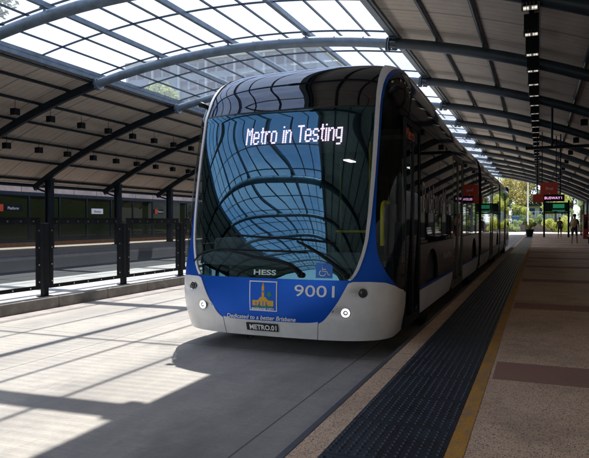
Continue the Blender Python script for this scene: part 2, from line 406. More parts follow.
# ------------------------------------------------------------ canopy
ARX, ARR, ARZ = -8.251, 26.153, 6.705
def za(x): return ARZ-ARR+math.sqrt(ARR**2-(x-ARX)**2)
JL, JR = -14.04, -3.77
Y1, BAY = 16.33, 4.819
KS = list(range(-10, 12)); YS = [Y1+k*BAY for k in KS]; YA, YB = YS[0]-1.2, YS[-1]+1.2
can = empty('station_canopy', (-8.25, 0, 0), 'curved station roof of steel arches with a glazed middle and beige soffits', 'canopy')
def arc(x0, x1, y, n, dz=0): return [(x0+(x1-x0)*i/n, y, za(x0+(x1-x0)*i/n)+dz) for i in range(n+1)]
m = MB(); m.tube(arc(JL+.1, JR-.1, 0, 28), .145, 14)
for x in (JL, JR):
    s = 1 if x == JL else -1
    d = Vector((1, 0, (za(x+.1)-za(x-.1))/.2)).normalized()
    for q in (0, .06): c = Vector((x+s*.10, 0, za(x)))+d*s*q; m.tube([c, c+d*.03], .21, 16)
    for b in range(8):
        t = b*math.pi/4; c = Vector((x+s*.05, 0, za(x)))+Vector((0, math.cos(t)*.175, math.sin(t)*.175)); m.tube([c, c+d*.16], .018, 6)
for i in range(1, 4):
    x = JL+(JR-JL)*i/4; m.tube([(x, 0, za(x)+.1), (x, 0, za(x)+.25)], .035, 8); m.box((x-.09, -.09, za(x)+.225), (x+.09, .09, za(x)+.248))
arch0 = None
m2 = MB(); m2.beam(arc(-21.75, JL+.05, 0, 16), .14, .26)
for i in range(6): x = JL-1.25*(i+.96); m2.box((x-.03, -.05, za(x)+.1), (x+.03, .05, za(x)+.24))
m3 = MB(); m3.tube(arc(JR-.05, 4.9, 0, 18), .145, 12)
for i in range(7):
    x = JR+1.2*(i+1); 
    if x < 4.8: m3.box((x-.03, -.05, za(x)+.1), (x+.03, .05, za(x)+.26))
def base_obj(mb, name, mt):
    mb2 = MB(); mb2.__dict__.update(mb.__dict__); o = mb2.build(name, mt); o.parent = can; o.location = (8.25, 0, 0); return o
protoparts = [base_obj(m, 'arch_tube', 'galv'), base_obj(m2, 'arch_arm', 'navy'), base_obj(m3, 'arch_rib', 'navy2')]
mpost = MB(); X = -20.83
mpost.box((X-.17, -.11, PZ), (X-.15, .11, za(X)-.1)); mpost.box((X+.15, -.11, PZ), (X+.17, .11, za(X)-.1)); mpost.box((X-.15, -.012, PZ), (X+.15, .012, za(X)-.1))
mpost.box((X-.24, -.2, PZ), (X+.24, .2, PZ+.03)); mpost.box((X-.2, -.14, za(X)-.16), (X+.2, .14, za(X)-.1))
protoparts.append(base_obj(mpost, 'post', 'navy'))
mst = MB(); mst.tube([(-21.7, 0, za(-21.7)-.02), (-20.95, 0, za(-20.83)-.75)], .045, 8); protoparts.append(base_obj(mst, 'strut', 'navy'))
mp2 = MB(); mp2.tube([(4.3, 0, PZ), (4.3, 0, za(4.3)-.1)], .13, 14); mp2.tube([(4.3, 0, PZ), (4.3, 0, PZ+.03)], .22, 14); protoparts.append(base_obj(mp2, 'column', 'navy2'))
for o in protoparts:
    for j, y in enumerate(YS):
        c = o if j == 0 else o.copy()
        if j: col.objects.link(c)
        c.location.y = y
# edge beams, purlins
def purlin(x, r, mt, dz=.27, box=None):
    b = MB()
    if box: b.box((x-box[0]/2, YA, za(x)+dz-box[1]/2), (x+box[0]/2, YB, za(x)+dz+box[1]/2))
    else: b.tube([(x, YA, za(x)+dz), (x, YB, za(x)+dz)], r, 10)
    b.build('purlin', mt, can)
for x in (JL, JR): purlin(x, 0, 'galv', .22, (.15, .13)); 
for x in (JL-.2, JR+.2): purlin(x, .05, 'navy2', .16)
for x in (JL+.06, JR-.06): purlin(x, 0, 'galv', .335, (.05, .12))
for i in range(1, 4): purlin(JL+(JR-JL)*i/4, 0, 'galv', .315, (.11, .13))
for i in range(1, 7): purlin(JL-1.25*i, .05, 'navy', .24)
for i in range(1, 7): purlin(JR+1.2*i, .055, 'navy2', .26)
def sheet(x0, x1, y0, y1, dz, n, th=0):
    b = MB(); vs = []; 
    for i in range(n+1):
        x = x0+(x1-x0)*i/n; vs += [(x, y0, za(x)+dz), (x, y1, za(x)+dz)]
    fs = [(2*i, 2*i+2, 2*i+3, 2*i+1) for i in range(n)]
    b.add(vs, fs, True)
    if th:
        m_ = len(vs); b.cur = 1; b.add([(v[0], v[1], v[2]+th) for v in vs], [f[::-1] for f in fs], True)
        b.add([vs[0], vs[1], (vs[1][0], vs[1][1], vs[1][2]+th), (vs[0][0], vs[0][1], vs[0][2]+th)], [(0, 1, 2, 3)])
        b.add([vs[-2], vs[-1], (vs[-1][0], vs[-1][1], vs[-1][2]+th), (vs[-2][0], vs[-2][1], vs[-2][2]+th)], [(0, 1, 2, 3)])
    return b
for i in range(len(YS)-1):
    y0, y1 = YS[i], YS[i+1]
    y0 -= 1.2*(i == 0); y1 += 1.2*(i == len(YS)-2)
    sheet(-21.9, JL+.02, y0, y1, .31, 16, .08).build('soffit_panel', ['soffit', 'rooftop'], can)
    sheet(JR-.02, 5.3, y0, y1, .34, 18, .08).build('soffit_panel', ['soffit', 'rooftop'], can)
    gp = sheet(JL+.09, JR-.09, y0, y1, .40, 24).build('glass_panel', 'roofglass', can)
    b = MB()
    for k in range(12):
        if k % 3 == 0: continue
        x = JL+(JR-JL)*k/12; b.box((x-.02, y0, za(x)+.345), (x+.02, y1, za(x)+.395))
    for yy in (YS[i]+.21, (YS[i]+YS[i+1])/2): b.beam(arc(JL+.1, JR-.1, yy, 24, .368), .035, .045)
    b.build('glazing_bar', 'navy2', gp)
m = MB(); m.tube([(-21.95, YA, za(-21.95)+.26), (-21.95, YB, za(-21.95)+.26)], .09, 10); m.build('gutter', 'navy', can)

# small downlights under the left soffit
def downlight(x, z, s, label, group, hang):
    e = empty('downlight', (x, 0, z), label, 'light', group)
    b = MB(); b.box((x-s/2, -s/2, z), (x+s/2, s/2, z+s), .008); b.build('housing', 'black', e)
    b = MB(); b.tube([(x, 0, z+s), (x, 0, z+s+hang)], .009, 8); b.build('stem', 'black', e)
    b = MB(); q = s*.40; b.box((x-q, -q, z-.004), (x+q, q, z+.0)); b.build('diffuser', mat('downlight_diffuser', (.35, .33, .3), .4), e)
    return e
zl = {-16.75: .32, -17.85: .32, -18.95: .32}
rows = ((-16.75, 'small black cube downlight in the row nearest the glazing under the left soffit', 'upper row of downlights'),
        (-18.95, 'small black cube downlight in the row nearest the far platform under the left soffit', 'lower row of downlights'),)
for (x, lab, gr) in rows:
    d0 = downlight(x, za(x)-.22, .23, lab, gr, .46); first = True
    for j, y in enumerate(YS):
        if y < 6 or y > 46: continue
        for n_, q in enumerate((.75, 2.35, 3.95)):
            i = round((y-Y1)/BAY); OR = ['first', 'second', 'third', 'fourth', 'fifth', 'sixth', 'seventh', 'eighth']
            l2 = 'black cube downlight, %s row, %s %s left roof arm' % (gr.split()[0], OR[n_], 'beyond the '+OR[i] if i >= 0 else ('before the first' if i == -1 else 'well before the first'))
            if first: d0.location.y = y+q; first = False; d0['label'] = l2
            else: copy_tree(d0, (0, y+q-d0.location.y, 0), None, l2)
d0 = downlight(-17.85, za(-17.85)-.1, .2, 'lone black cube downlight between the two rows under the left soffit', 'middle row of downlights', .34)
d0.location.y = YS[4]+3.5
d0['label'] = 'lone black cube downlight in the middle row, nearest the camera'
for j in range(5, 10): copy_tree(d0, (0, BAY*(j-4), 0), None, 'lone black cube downlight in the middle row, %s from the camera' % OR[j-4])
# louvred lights in a row above the near platform
x = JR+1.2*3
e = empty('louvre_light', (x, 0, za(x)-.25), 'black boxed louvre light in the line along the near platform soffit', 'light', 'louvre lights above the near platform')
z0 = za(x)-.25
b = MB(); s = .14
for a0, a1 in (((-s, -s), (s, -s+.012)), ((-s, s-.012), (s, s)), ((-s, -s+.012), (-s+.012, s-.012)), ((s-.012, -s+.012), (s, s-.012))): b.box((x+a0[0], a0[1], z0), (x+a1[0], a1[1], z0+.36))
b.box((x-s, -s, z0+.36), (x+s, s, z0+.38)); b.build('housing', 'black', e)
b = MB()
for k in range(5):
    q = -.12+k*.06; b.box((x+q-.004, -.15, z0+.01), (x+q+.004, .15, z0+.06)); b.box((x-.15, q-.004, z0+.005), (x+.15, q+.004, z0+.055))
b.build('louvre', 'chrome', e)
b = MB()
for a in (-.075, .075):
    b.tube([(x+a, 0, z0+.035), (x+a, 0, z0+.13)], .05, 12)
b.build('bulb', 'louvre', e)
b = MB(); b.box((x-.03, -.03, z0+.38), (x+.03, .03, z0+.52)); b.build('stem', 'black', e)
first = True
ORD = ['first', 'second', 'third', 'fourth', 'fifth', 'sixth', 'seventh', 'eighth', 'ninth', 'tenth', 'eleventh', 'twelfth', 'thirteenth']
for j, y in enumerate(YS):
    if y < 4 or y > 60: continue
    for n_, q in enumerate((1.5, 3.1, 4.7)):
        i = round((y-(Y1-BAY))/BAY)
        lab = 'black louvre light, %s one %s right hand roof rib' % (ORD[n_], 'before the first' if i < 0 else 'beyond the '+ORD[i])
        if first: e.location.y = y+q; first = False; e['label'] = lab
        else: copy_tree(e, (0, y+q-e.location.y, 0), None, lab)
x = JR+1.2*4.3
f0 = downlight(x, za(x)-.2, .22, 'small black downlight over the middle of the near platform', 'downlights over the near platform', .45)
f0.location.y = Y1+1.5
f0['label'] = 'small black downlight over the near platform, closest to the camera'
for j in range(1, 8): copy_tree(f0, (0, BAY*j, 0), None, 'small black downlight over the near platform, %s from the camera' % ORD[j])
# cable tray under right soffit
b = MB(); x = JR+1.2*3
b.box((x-.05, 4, za(x)+.2), (x+.05, 62, za(x)+.24)); b.build('cable_tray', 'black', can)
# suspended service rail
e = empty('suspended_rail', (1.2, 22, 3.9), 'thin dark rail hung on two rods below the near platform soffit', 'rail')
MB().box((-.45, 21.95, 3.86), (4.2, 22.05, 3.96)).build('rail', 'black', e)
for x in (.38, 2.9): MB().tube([(x, 22, 3.96), (x, 22, za(x)+.2)], .035, 8).build('rod', 'black', e)

# ------------------------------------------------------------ median fence
FX = -7.56; FY0 = 7.56; FS = 2.02
fe = empty('median_fence', (FX, 10, PZ), 'black framed glass safety fence with bolted posts along the median', 'fence')
def fence_post(y):
    b = MB(); b.box((FX-.045, y-.045, PZ), (FX+.045, y+.045, 1.38), .004); b.box((FX-.09, y-.09, PZ), (FX+.09, y+.09, PZ+.015)); return b
def fence_panel(y0, y1):
    b = MB(); t = .018
    for ya, yb in ((y0, y0+.075), (y1-.075, y1)): b.box((FX-t, ya, PZ+.13), (FX+t, yb, 1.36))
    b.box((FX-t, y0+.075, PZ+.13), (FX+t, y1-.075, PZ+.19)); b.box((FX-t, y0, 1.36), (FX+t, y1, 1.46)); 
    b.box((FX-.03, y0, 1.46), (FX+.03, y1, 1.475))
    return b
for k in range(-4, 22):
    y = FY0+FS*k
    p = fence_post(y).build('post', 'black', fe)
    b = MB()
    for s_ in (-1, 1):
        for q in range(4): b.tube([(FX+.0, y+s_*.14, .42+q*.28), (FX+.03, y+s_*.14, .42+q*.28)], .012, 8)
    b.build('bolt', 'bolt', p)
    if k < 21:
        f = fence_panel(y+.10, y+FS-.10).build('panel_frame', 'black', fe)
        MB().box((FX-.005, y+.175, PZ+.19), (FX+.005, y+FS-.175, 1.36)).build('glass', 'fenceglass', f)
        b = MB()
        for q in range(7): yy = y+.25+q*.253; b.tube([(FX, yy, 1.41), (FX+.028, yy, 1.41)], .013, 8)
        for q in range(5): yy = y+.30+q*.35; b.tube([(FX, yy, PZ+.16), (FX+.028, yy, PZ+.16)], .013, 8)
        b.build('bolt', 'bolt', f)

# ------------------------------------------------------------ far glass screens and their signs
SX = -23.5
se = empty('glass_screen', (SX, 20, PZ), 'long dark framed glass screen at the back of the far platform', 'screen')
MB().box((SX-.06, 4, 2.68), (SX+.06, 60, 2.86)).build('top_rail', 'navy', se)
MB().box((SX-.05, 4, .36), (SX+.05, 60, .50)).build('bottom_rail', 'navy', se)
y = 4.
while y < 59:
    MB().box((SX-.04, y, .50), (SX+.04, y+.09, 2.68)).build('mullion', 'navy', se)
    MB().box((SX-.006, y+.09, .50), (SX+.006, y+2.05, 2.68)).build('glass', 'screenglass', se); y += 2.05
def wall_sign(y, z, w, h, bgm, fgm, txt, label, patch=None):
    e = empty('wall_sign', (SX+.07, y, z), label, 'sign')
    MB().box((SX+.05, y-w/2, z-h/2), (SX+.075, y+w/2, z+h/2)).build('board', bgm, e)
    if patch: MB().box((SX+.075, y-w/2, z-h/2), (SX+.082, y-w/2+patch, z+h/2)).build('colour_patch', 'red', e)
    b = MB(); flat_text(b, txt, (SX+.086, y+(patch or 0)/2, z-h*.22), (0, 1, 0), (0, 0, 1), h*.42); b.build('lettering', fgm, e)
wall_sign(21.3, 2.05, 1.5, .33, 'black', 'white', 'Platform', 'black sign with an orange end on the far screen beside the median fence', .35)
wall_sign(27.4, 1.98, .95, .30, 'white', 'black', 'Busway', 'white sign on the far glass screen between the first two canopy posts')
wall_sign(33.4, 2.05, .95, .3, 'black', 'white', 'Platform', 'small black sign with orange end on far screen between second and third posts', .3)
wall_sign(43.2, 2.05, 1.15, .34, 'white', 'black', 'Busway', 'white sign on the far glass screen closest to the bus')
MB().box((SX-.10, 4, PZ), (SX+.02, 60, .355)).build('plinth', dirty('orange_brick_plinth', (.42, .20, .10), .85, amt=.3, scale=4), se)
# ------------------------------------------------------------ BUS
BXc, BY = -2.625, 5.66
ZK = [.20, .30, .50, .85, 1.5, 2.2, 2.66, 2.9, 3.08, 3.2, 3.28, 3.32, 3.335]
FK = [.07, .02, 0, .02, .12, .27, .40, .52, .70, .90, 1.15, 1.45, 1.9]
WK = [1.20, 1.255, 1.275, 1.275, 1.275, 1.275, 1.27, 1.24, 1.19, 1.12, 1.04, .96, .85]
# smooth the profile
_zz = np.concatenate([np.linspace(.2, 2.6, 60), np.linspace(2.62, 3.335, 60)])
def _sm(K):
    v = np.interp(_zz, ZK, K)
    for _ in range(40): v[1:-1] = (v[:-2]+2*v[1:-1]+v[2:])/4
    return v
_F, _W = _sm(FK), _sm(WK)
NL, NN = .65, 3.0
def bF(z): return float(np.interp(z, _zz, _F))
def bW(z): return float(np.interp(z, _zz, _W))
def rk(Y): t = min(1, max(0, (Y-7.9)/4.5)); t = t*t*(3-2*t); return 1-.30*t
def S(s, z):
    F, Wd = bF(z), bW(z); a = abs(s); sg = 1 if s >= 0 else -1
    if a <= 1:
        t = a*math.pi/2; x = Wd*sg*math.sin(t)**(2/NN); y = F+NL*(1-max(0, math.cos(t))**(2/NN))
    else: x = Wd*sg; y = F+NL+(a-1)
    Y = BY+y
    zz = z if z < 2.6 else 2.6+(z-2.6)*rk(Y)
    return Vector((BXc+x, Y, zz))
def SN(s, z, o):
    e = .004; p = S(s, z)
    z1 = min(3.335, z+e); z0 = max(.2, z-e)
    n_ = (S(s+e, z)-S(s-e, z)).cross(S(s, z1)-S(s, z0))
    if n_.length < 1e-9: n_ = Vector((0, -1, 0))
    return p+n_.normalized()*o
def sY(Y, z): return 1+(Y-BY-NL-bF(z))       # s on the platform side where the side has world Y
def resample(P, n):
    P = np.array(P, float); d = np.concatenate([[0], np.cumsum(np.hypot(*(np.diff(P, axis=0)*[1.3, 1]).T))]); d /= d[-1]
    t = np.linspace(0, 1, n); return np.stack([np.interp(t, d, P[:, 0]), np.interp(t, d, P[:, 1])], 1)
def ribbon(A, B, n, m, off=0., th=.012, hook=None, same=False, flip=None):
    """surface between polylines A and B in (s,z); rim turned inwards by th"""
    A = resample(A, n) if not same else np.array(A, float); B = resample(B, n) if not same else np.array(B, float); n = len(A)
    vs = []; q = []
    for i in range(n):
        for j in range(m+1):
            s_, z_ = A[i]+(B[i]-A[i])*j/m; q.append((s_, z_))
            d = hook(s_, z_) if hook else 0
            vs.append(SN(s_, z_, off+d))
    fs = [(i*(m+1)+j, i*(m+1)+j+1, (i+1)*(m+1)+j+1, (i+1)*(m+1)+j) for i in range(n-1) for j in range(m)]
    b = MB(); b.add(vs, fs, True)
    rim = [j for j in range(m+1)]+[i*(m+1)+m for i in range(1, n)]+[(n-1)*(m+1)+j for j in range(m-1, -1, -1)]+[i*(m+1) for i in range(n-2, 0, -1)]
    ov = [vs[i] for i in rim]+[SN(*q[i], off-th) for i in rim]; k = len(rim)
    b.add(ov, [(i, (i+1) % k, k+(i+1) % k, k+i) for i in range(k)], False)
    return b
bus = empty('articulated_bus', (BXc, 6, 0), 'long blue and white articulated bus with black glass front beside the platform', 'bus')
mir = lambda P: [(-s, z) for s, z in P]
TIN = [(.371, .83), (.411, .90), (.458, 1.08), (.481, 1.22), (.496, 1.47), (.505, 1.81), (.508, 2.15), (.508, 2.62), (.508, 2.78), (.525, 2.98), (.56, 3.12), (.62, 3.24), (.74, 3.31), (.95, 3.333), (1.5, 3.334), (3.2, 3.334)]
TOUT = [(.392, .82), (.437, .90), (.484, 1.08), (.508, 1.22), (.527, 1.47), (.540, 1.81), (.546, 2.15), (.548, 2.62), (.552, 2.74), (.575, 2.90), (.62, 3.03), (.70, 3.12), (.83, 3.18), (1.05, 3.20), (1.5, 3.19), (3.2, 3.16)]
BOUT = [(1.145, .60), (.833, .76), (.70, .85), (.631, .95), (.59, 1.15), (.577, 1.29), (.567, 1.49), (.566, 1.81), (.570, 2.15), (.573, 2.62), (.577, 2.72), (.600, 2.86), (.65, 2.98), (.73, 3.07), (.85, 3.12), (1.0, 3.15)]
def cut(P, z): return [p for p in P if p[1] <= z]
# windscreen and fascia
wsR = TIN[:8]; wsL = mir(wsR)
wsR2 = resample(wsR, 46); 
A = [(-a, z) for a, z in wsR2]; B = [(a, z) for a, z in wsR2]
A[0] = (-.385, .815); B[0] = (.385, .815)
ribbon(A, B, 46, 46, 0., .004, same=True).build('windscreen', 'windscreen', bus)
fr = resample([(.508, 2.64), (.508, 2.78), (.525, 2.98), (.56, 3.12), (.62, 3.24), (.74, 3.31), (.95, 3.333)], 34)
ribbon([(-a, z) for a, z in fr], [(a, z) for a, z in fr], 34, 46, 0., .006, same=True).build('upper_fascia', 'fascia', bus)
b = ribbon([(-.508, 2.622), (.508, 2.622)], [(-.508, 2.638), (.508, 2.638)], 40, 1, .003, .02); b.build('fascia_seal', 'rubber', bus)
# front blue panel
zt = lambda s: .792+.03*(abs(s)/.38)**1.5
S_ = np.linspace(-.382, .382, 50)
zr = np.linspace(.34, .835, 30); sr = [float(np.interp(z, [.366, .385, .41, .51, .61, .72, .785, .835], [.20, .215, .235, .275, .315, .352, .375, .388])) for z in zr]
A = [(-a, z-.022*(1-0)*(z > .80)) for a, z in zip(sr, zr)]; B = [(a, z-.022*(z > .80)) for a, z in zip(sr, zr)]
ribbon([(-a, z) for a, z in zip(sr, np.linspace(.34, .815, 30))], [(a, z) for a, z in zip(sr, np.linspace(.34, .815, 30))], 30, 44, 0., .02, same=True).build('front_panel', 'busblue', bus)
# lamps and white fairings
UL = (.481, .69); LL = (.356, .49)
def hook(s, z):
    s = abs(s); d = 0
    for (cs, cz, r) in ((UL[0], UL[1], 1.), (LL[0], LL[1], 1.)):
        u = (s-cs)/.055; v = (z-cz)/.072
        if u < 0: u = (s-cs)/.14
        q = math.sqrt(u*u+v*v)
        if q < 1: d -= .040*(math.cos(q*math.pi)+1)/2*min(1, 1.0)
    return d
ZTOP = [(.186, .366), (.205, .385), (.222, .41), (.265, .51), (.305, .61), (.343, .72), (.366, .785), (.40, .802), (.54, .802), (.69, .79), (.83, .75), (.93, .71), (1.155, .635)]
Sx = np.linspace(.19, 1.155, 110); zt2 = np.interp(Sx, [p[0] for p in ZTOP], [p[1] for p in ZTOP])
for sg, f in ((1, lambda P: P), (-1, mir)):
    o = ribbon(f([(s, .2+.02*max(0, (s-.9)/.25)) for s in Sx]), f(list(zip(Sx, zt2))), 110, 34, .010, .05, hook=hook, same=True).build('corner_fairing', 'buswhite', bus)
    # pillar trim with its blue edge
    ti, to = resample(TIN, 90), resample(TOUT, 90)
    k = 0
    ribbon(f([tuple(p) for p in ti]), f([tuple(p) for p in to]), 90, 4, .012, .02, same=True).build('pillar_trim', 'silver', bus)
    bo = resample([(1.145, .63)]+BOUT[1:], 60); bi = resample([(.362, .785)]+TOUT[:14], 60)
    ribbon(f([tuple(p) for p in bi]), f([tuple(p) for p in bo]), 60, 16, .0, .015, same=True).build('side_blue_panel', 'busblue', bus)
    for (cs, cz), lit in ((UL, 0), (LL, 1)):
        c = SN(cs*sg, cz, -.008); nrm = (SN(cs*sg, cz, .05)-SN(cs*sg, cz, 0)).normalized(); nrm = (nrm+Vector((0, -.5, 0))).normalized()
        h = MB(); h.tube([c-nrm*.03, c+nrm*.012], .047, 24, rr=[.047, .047]); ho = h.build('headlamp', 'darklens', bus)
        h = MB(); h.tube([c+nrm*.010, c+nrm*.018], .050, 24, caps=False, rr=[.052, .046]); h.tube([c+nrm*.018, c+nrm*.012], .04, 24, caps=False, rr=[.046, .040]); h.build('bezel', 'chrome' if not lit else 'silver', ho)
        if lit: h = MB(); h.tube([c+nrm*.0125, c+nrm*.0185, c+nrm*.0188, c+nrm*.0191], .03, 24, caps=False, rr=[.040, .039, .026, .0255]); h.tube([c+nrm*.0125, c+nrm*.020], .03, 12, rr=[.011, .007]); h.build('lens', 'lamp', ho)
        else:
            h = MB(); h.tube([c+nrm*.0125, c+nrm*.020, c+nrm*.024], .03, 20, rr=[.030, .026, .010]); h.build('lens', 'darklens', ho)
# centre bumper
Sc = np.linspace(-.186, .186, 40)
ribbon([(s, .2) for s in Sc], [(s, .366+.02*(abs(s)/.186)**4) for s in Sc], 40, 10, .008, .05, same=True).build('bumper', 'buswhite', bus)
ribbon([(-1.2, .2), (1.2, .2)], [(-1.15, .212), (1.15, .212)], 80, 1, -.004, .04).build('lower_lip', 'rubber', bus)

# lettering wrapped onto the bus front
def wrap_text(txt, s0, z0, h, m_, bold=0, sx=1., off=.008, width=None, shear=0, name='lettering', parent=None):
    vs, fs = text_geo(txt, h*1.4, bold, 'CENTER', 1.)
    w = max(v[0] for v in vs)-min(v[0] for v in vs); cx = (max(v[0] for v in vs)+min(v[0] for v in vs))/2
    if width: sx = width/w
    def s_of(xw):     # lateral distance to s
        F, Wd = 0, bW(z0); a = min(1, abs(xw)/Wd); return math.copysign(math.asin(a**(NN/2))/(math.pi/2), xw)
    x0 = (S(s0, z0).x-BXc)
    b = MB(); b.add([SN(s_of(x0+(x-cx+shear*y)*sx), z0+y, off) for x, y in vs], fs); return b.build(name, m_, parent or bus)
def lat(s, z=.6): return S(s, z).x-BXc
def s_at(x, z=.6): return math.copysign(math.asin((abs(x)/bW(z))**(NN/2))/(math.pi/2), x)
wrap_text('9001', s_at((lat(.078)+lat(.270))/2), .645, .118, 'white', .001, width=.42, name='fleet_number')
wrap_text('Dedicated to a better Brisbane', s_at(-.10), .378, .045, 'white', .001, width=.80, shear=.3, name='slogan')
wrap_text('HESS', s_at((lat(-.034)+lat(.010))/2+.01), .850, .052, 'lightgrey', .002, width=.26, name='maker_badge')
def quad_patch(x0, x1, z0, z1, m_, off, name, parent=bus, n=6):
    nz_ = 8; b = MB(); b.add([SN(s_at(x0+(x1-x0)*i/n), z0+(z1-z0)*j/nz_, off) for i in range(n+1) for j in range(nz_+1)], [(i*(nz_+1)+j, (i+1)*(nz_+1)+j, (i+1)*(nz_+1)+j+1, i*(nz_+1)+j+1) for i in range(n) for j in range(nz_)], True)
    return b.build(name, m_, parent)
# city crest panel
cx0, cx1, cz0, cz1 = lat(-.045)-.035, lat(.014)+.02, .47, .785
cx0, cx1 = -.215, .105
cr = quad_patch(cx0, cx1, cz0, cz1, 'white', .007, 'crest_panel')
quad_patch(cx0+.012, cx1-.012, cz0+.012, cz1-.012, 'busblue', .0105, 'crest_ground', cr)
def crest_poly(P, m_, name):
    b = MB(); W_ = cx1-cx0; H_ = cz1-cz0
    for poly in P: b.add([SN(s_at(cx0+u*W_), cz0+v*H_, .0135) for u, v in poly], [tuple(range(len(poly)))])
    b.build(name, m_, cr)
crest_poly([[(.46, .42), (.55, .42), (.55, .80), (.505, .97), (.46, .80)], [(.12, .18), (.88, .18), (.88, .36), (.12, .36)], [(.32, .36), (.70, .36), (.60, .47), (.42, .47)]], 'gold', 'clock_tower')
crest_poly([[(.72, .2), (.745, .2), (.745, .55), (.72, .55)], [(.64, .52), (.74, .48), (.83, .53), (.80, .62), (.73, .66), (.66, .61)], [(.15, .12), (.85, .12), (.85, .17), (.15, .17)], [(.3, .17), (.42, .17), (.36, .25)], [(.58, .17), (.7, .17), (.64, .25)]], 'green', 'palm_tree')
crest_poly([[(.24, .2), (.27, .2), (.27, .31), (.24, .31)], [(.36, .2), (.40, .2), (.40, .32), (.36, .32)], [(.60, .2), (.64, .2), (.64, .32), (.60, .32)], [(.49, .2), (.52, .2), (.52, .33), (.49, .33)], [(.485, .62), (.525, .62), (.525, .68), (.485, .68)]], 'busblue', 'tower_window')
wrap_text('BRISBANE CITY', s_at((cx0+cx1)/2), cz0+.014, .020, 'white', .001, width=.26, off=.0130, name='crest_lettering', parent=cr)
# access sticker
ax0, ax1, az0, az1 = lat(.165, .9)-.02, lat(.247, .9)-.03, .835, .985
ax0, ax1 = .52, .69
st = quad_patch(ax0, ax1, az0, az1, 'signblue', .006, 'access_sticker')
def stick(paths, r, name):
    b = MB(); Wd = ax1-ax0; H_ = az1-az0
    for P in paths: b.tube([SN(s_at(ax0+u*Wd), az0+v*H_, .008) for u, v in P], r, 6)
    b.build(name, 'white', st)
stick([[(.40, .72), (.42, .45), (.66, .45), (.78, .2), (.88, .24)], [(.42, .58), (.62, .58)], [(.33+.0, .50), (.24, .40), (.22, .28), (.30, .17), (.43, .14), (.56, .20), (.62, .32)]], .0048, 'wheelchair_symbol')
stick([[(.395, .83), (.405, .84)]], .011, 'wheelchair_head')
# number plate
px0, px1 = -.27, .12
pl = quad_patch(-.265, .115, .262, .345, 'plate', .024, 'number_plate')
wrap_text('METRO.01', s_at(-.065), .276, .052, 'white', .002, width=.31, off=.0265, name='plate_lettering', parent=pl)
b = MB(); q = SN(s_at(-.28), .2, 0); b.tube([q+Vector((-.03, .06, .0)), q+Vector((-.028, .05, -.05)), q+Vector((0, .05, -.065)), q+Vector((.028, .05, -.05)), q+Vector((.03, .06, 0))], .006, 8); b.build('tow_eye', 'black', bus)
# destination display behind the top of the screen
dx0 = lat(-.126, 2.3); dx1 = lat(.264, 2.3)
GL = {'M': '10001 11011 10101 10101 10001 10001 10001 10001 10001', 'e': '00000 00000 01110 10001 10001 11111 10000 10001 01110', 't': '010 010 111 010 010 010 010 010 001',
 'r': '0000 0000 1011 1100 1000 1000 1000 1000 1000', 'o': '00000 00000 01110 10001 10001 10001 10001 10001 01110', 'i': '1 0 1 1 1 1 1 1 1', 'n': '00000 00000 10110 11001 10001 10001 10001 10001 10001',
 'T': '11111 00100 00100 00100 00100 00100 00100 00100 00100', 's': '00000 00000 01110 10001 10000 01110 00001 10001 01110', 'g': '00000 00000 01111 10001 10001 10001 10001 01111 00001 00001 01110', ' ': '000'}
cells = []; cxx = 0
for ch in 'Metro in Testing':
    rows_ = GL[ch].split()
    for r_, row in enumerate(rows_):
        for c_, v in enumerate(row):
            if v == '1': cells.append((cxx+c_, r_))
    cxx += len(rows_[0])+1
ncol = cxx-1; dw = dx1-dx0; dc = (dx0+dx1)/2; pw = dw/ncol; ph = .0215; b = MB()
for c_, r_ in cells:
    for sub in (0,):
        x0_, x1_ = dc-dw/2+c_*pw-.0015, dc-dw/2+(c_+1)*pw+.003; z1_ = 2.455-r_*ph; z0_ = z1_-ph*.86
        b.add([(BXc+x_, S(0, z_).y+.055+.03*x_*x_, z_) for x_, z_ in ((x0_, z0_), (x1_, z0_), (x1_, z1_), (x0_, z1_))], [(0, 1, 2, 3)])
b.build('destination_text', 'led', bus)
b = MB(); b.add([(BXc+x, S(0, z).y+.10+.03*abs(x)**2, z) for x in np.linspace(-.98, .98, 12) for z in (2.14, 2.56)], [(2*i, 2*i+2, 2*i+3, 2*i+1) for i in range(11)]); b.build('display_panel', 'rubber', bus)
# wipers
def wiper(pts, arm, off=.03):
    b = MB(); b.tube([SN(s, z, off) for s, z in resample(pts, 14)], .009, 8); o = b.build('wiper', 'black', bus)
    b = MB(); b.tube([SN(s, z, off+.02) for s, z in resample(arm, 8)], .016, 8, rr=list(np.linspace(.022, .011, 8))); b.build('arm', 'black', o)
    b = MB(); b.tube([SN(arm[0][0], arm[0][1], -.01), SN(arm[0][0], arm[0][1], .05)], .03, 12); b.build('pivot', 'black', o)
wiper([(-.14, 1.27), (.0, 1.24), (.14, 1.215), (.275, 1.19)], [(.36, .86), (.30, .94), (.20, 1.06), (.08, 1.20)])
wiper([(-.445, .96), (-.36, 1.06), (-.2, 1.11), (.03, 1.10), (.12, 1.09)], [(.10, .86), (.05, .97), (-.05, 1.05), (-.15, 1.10)])
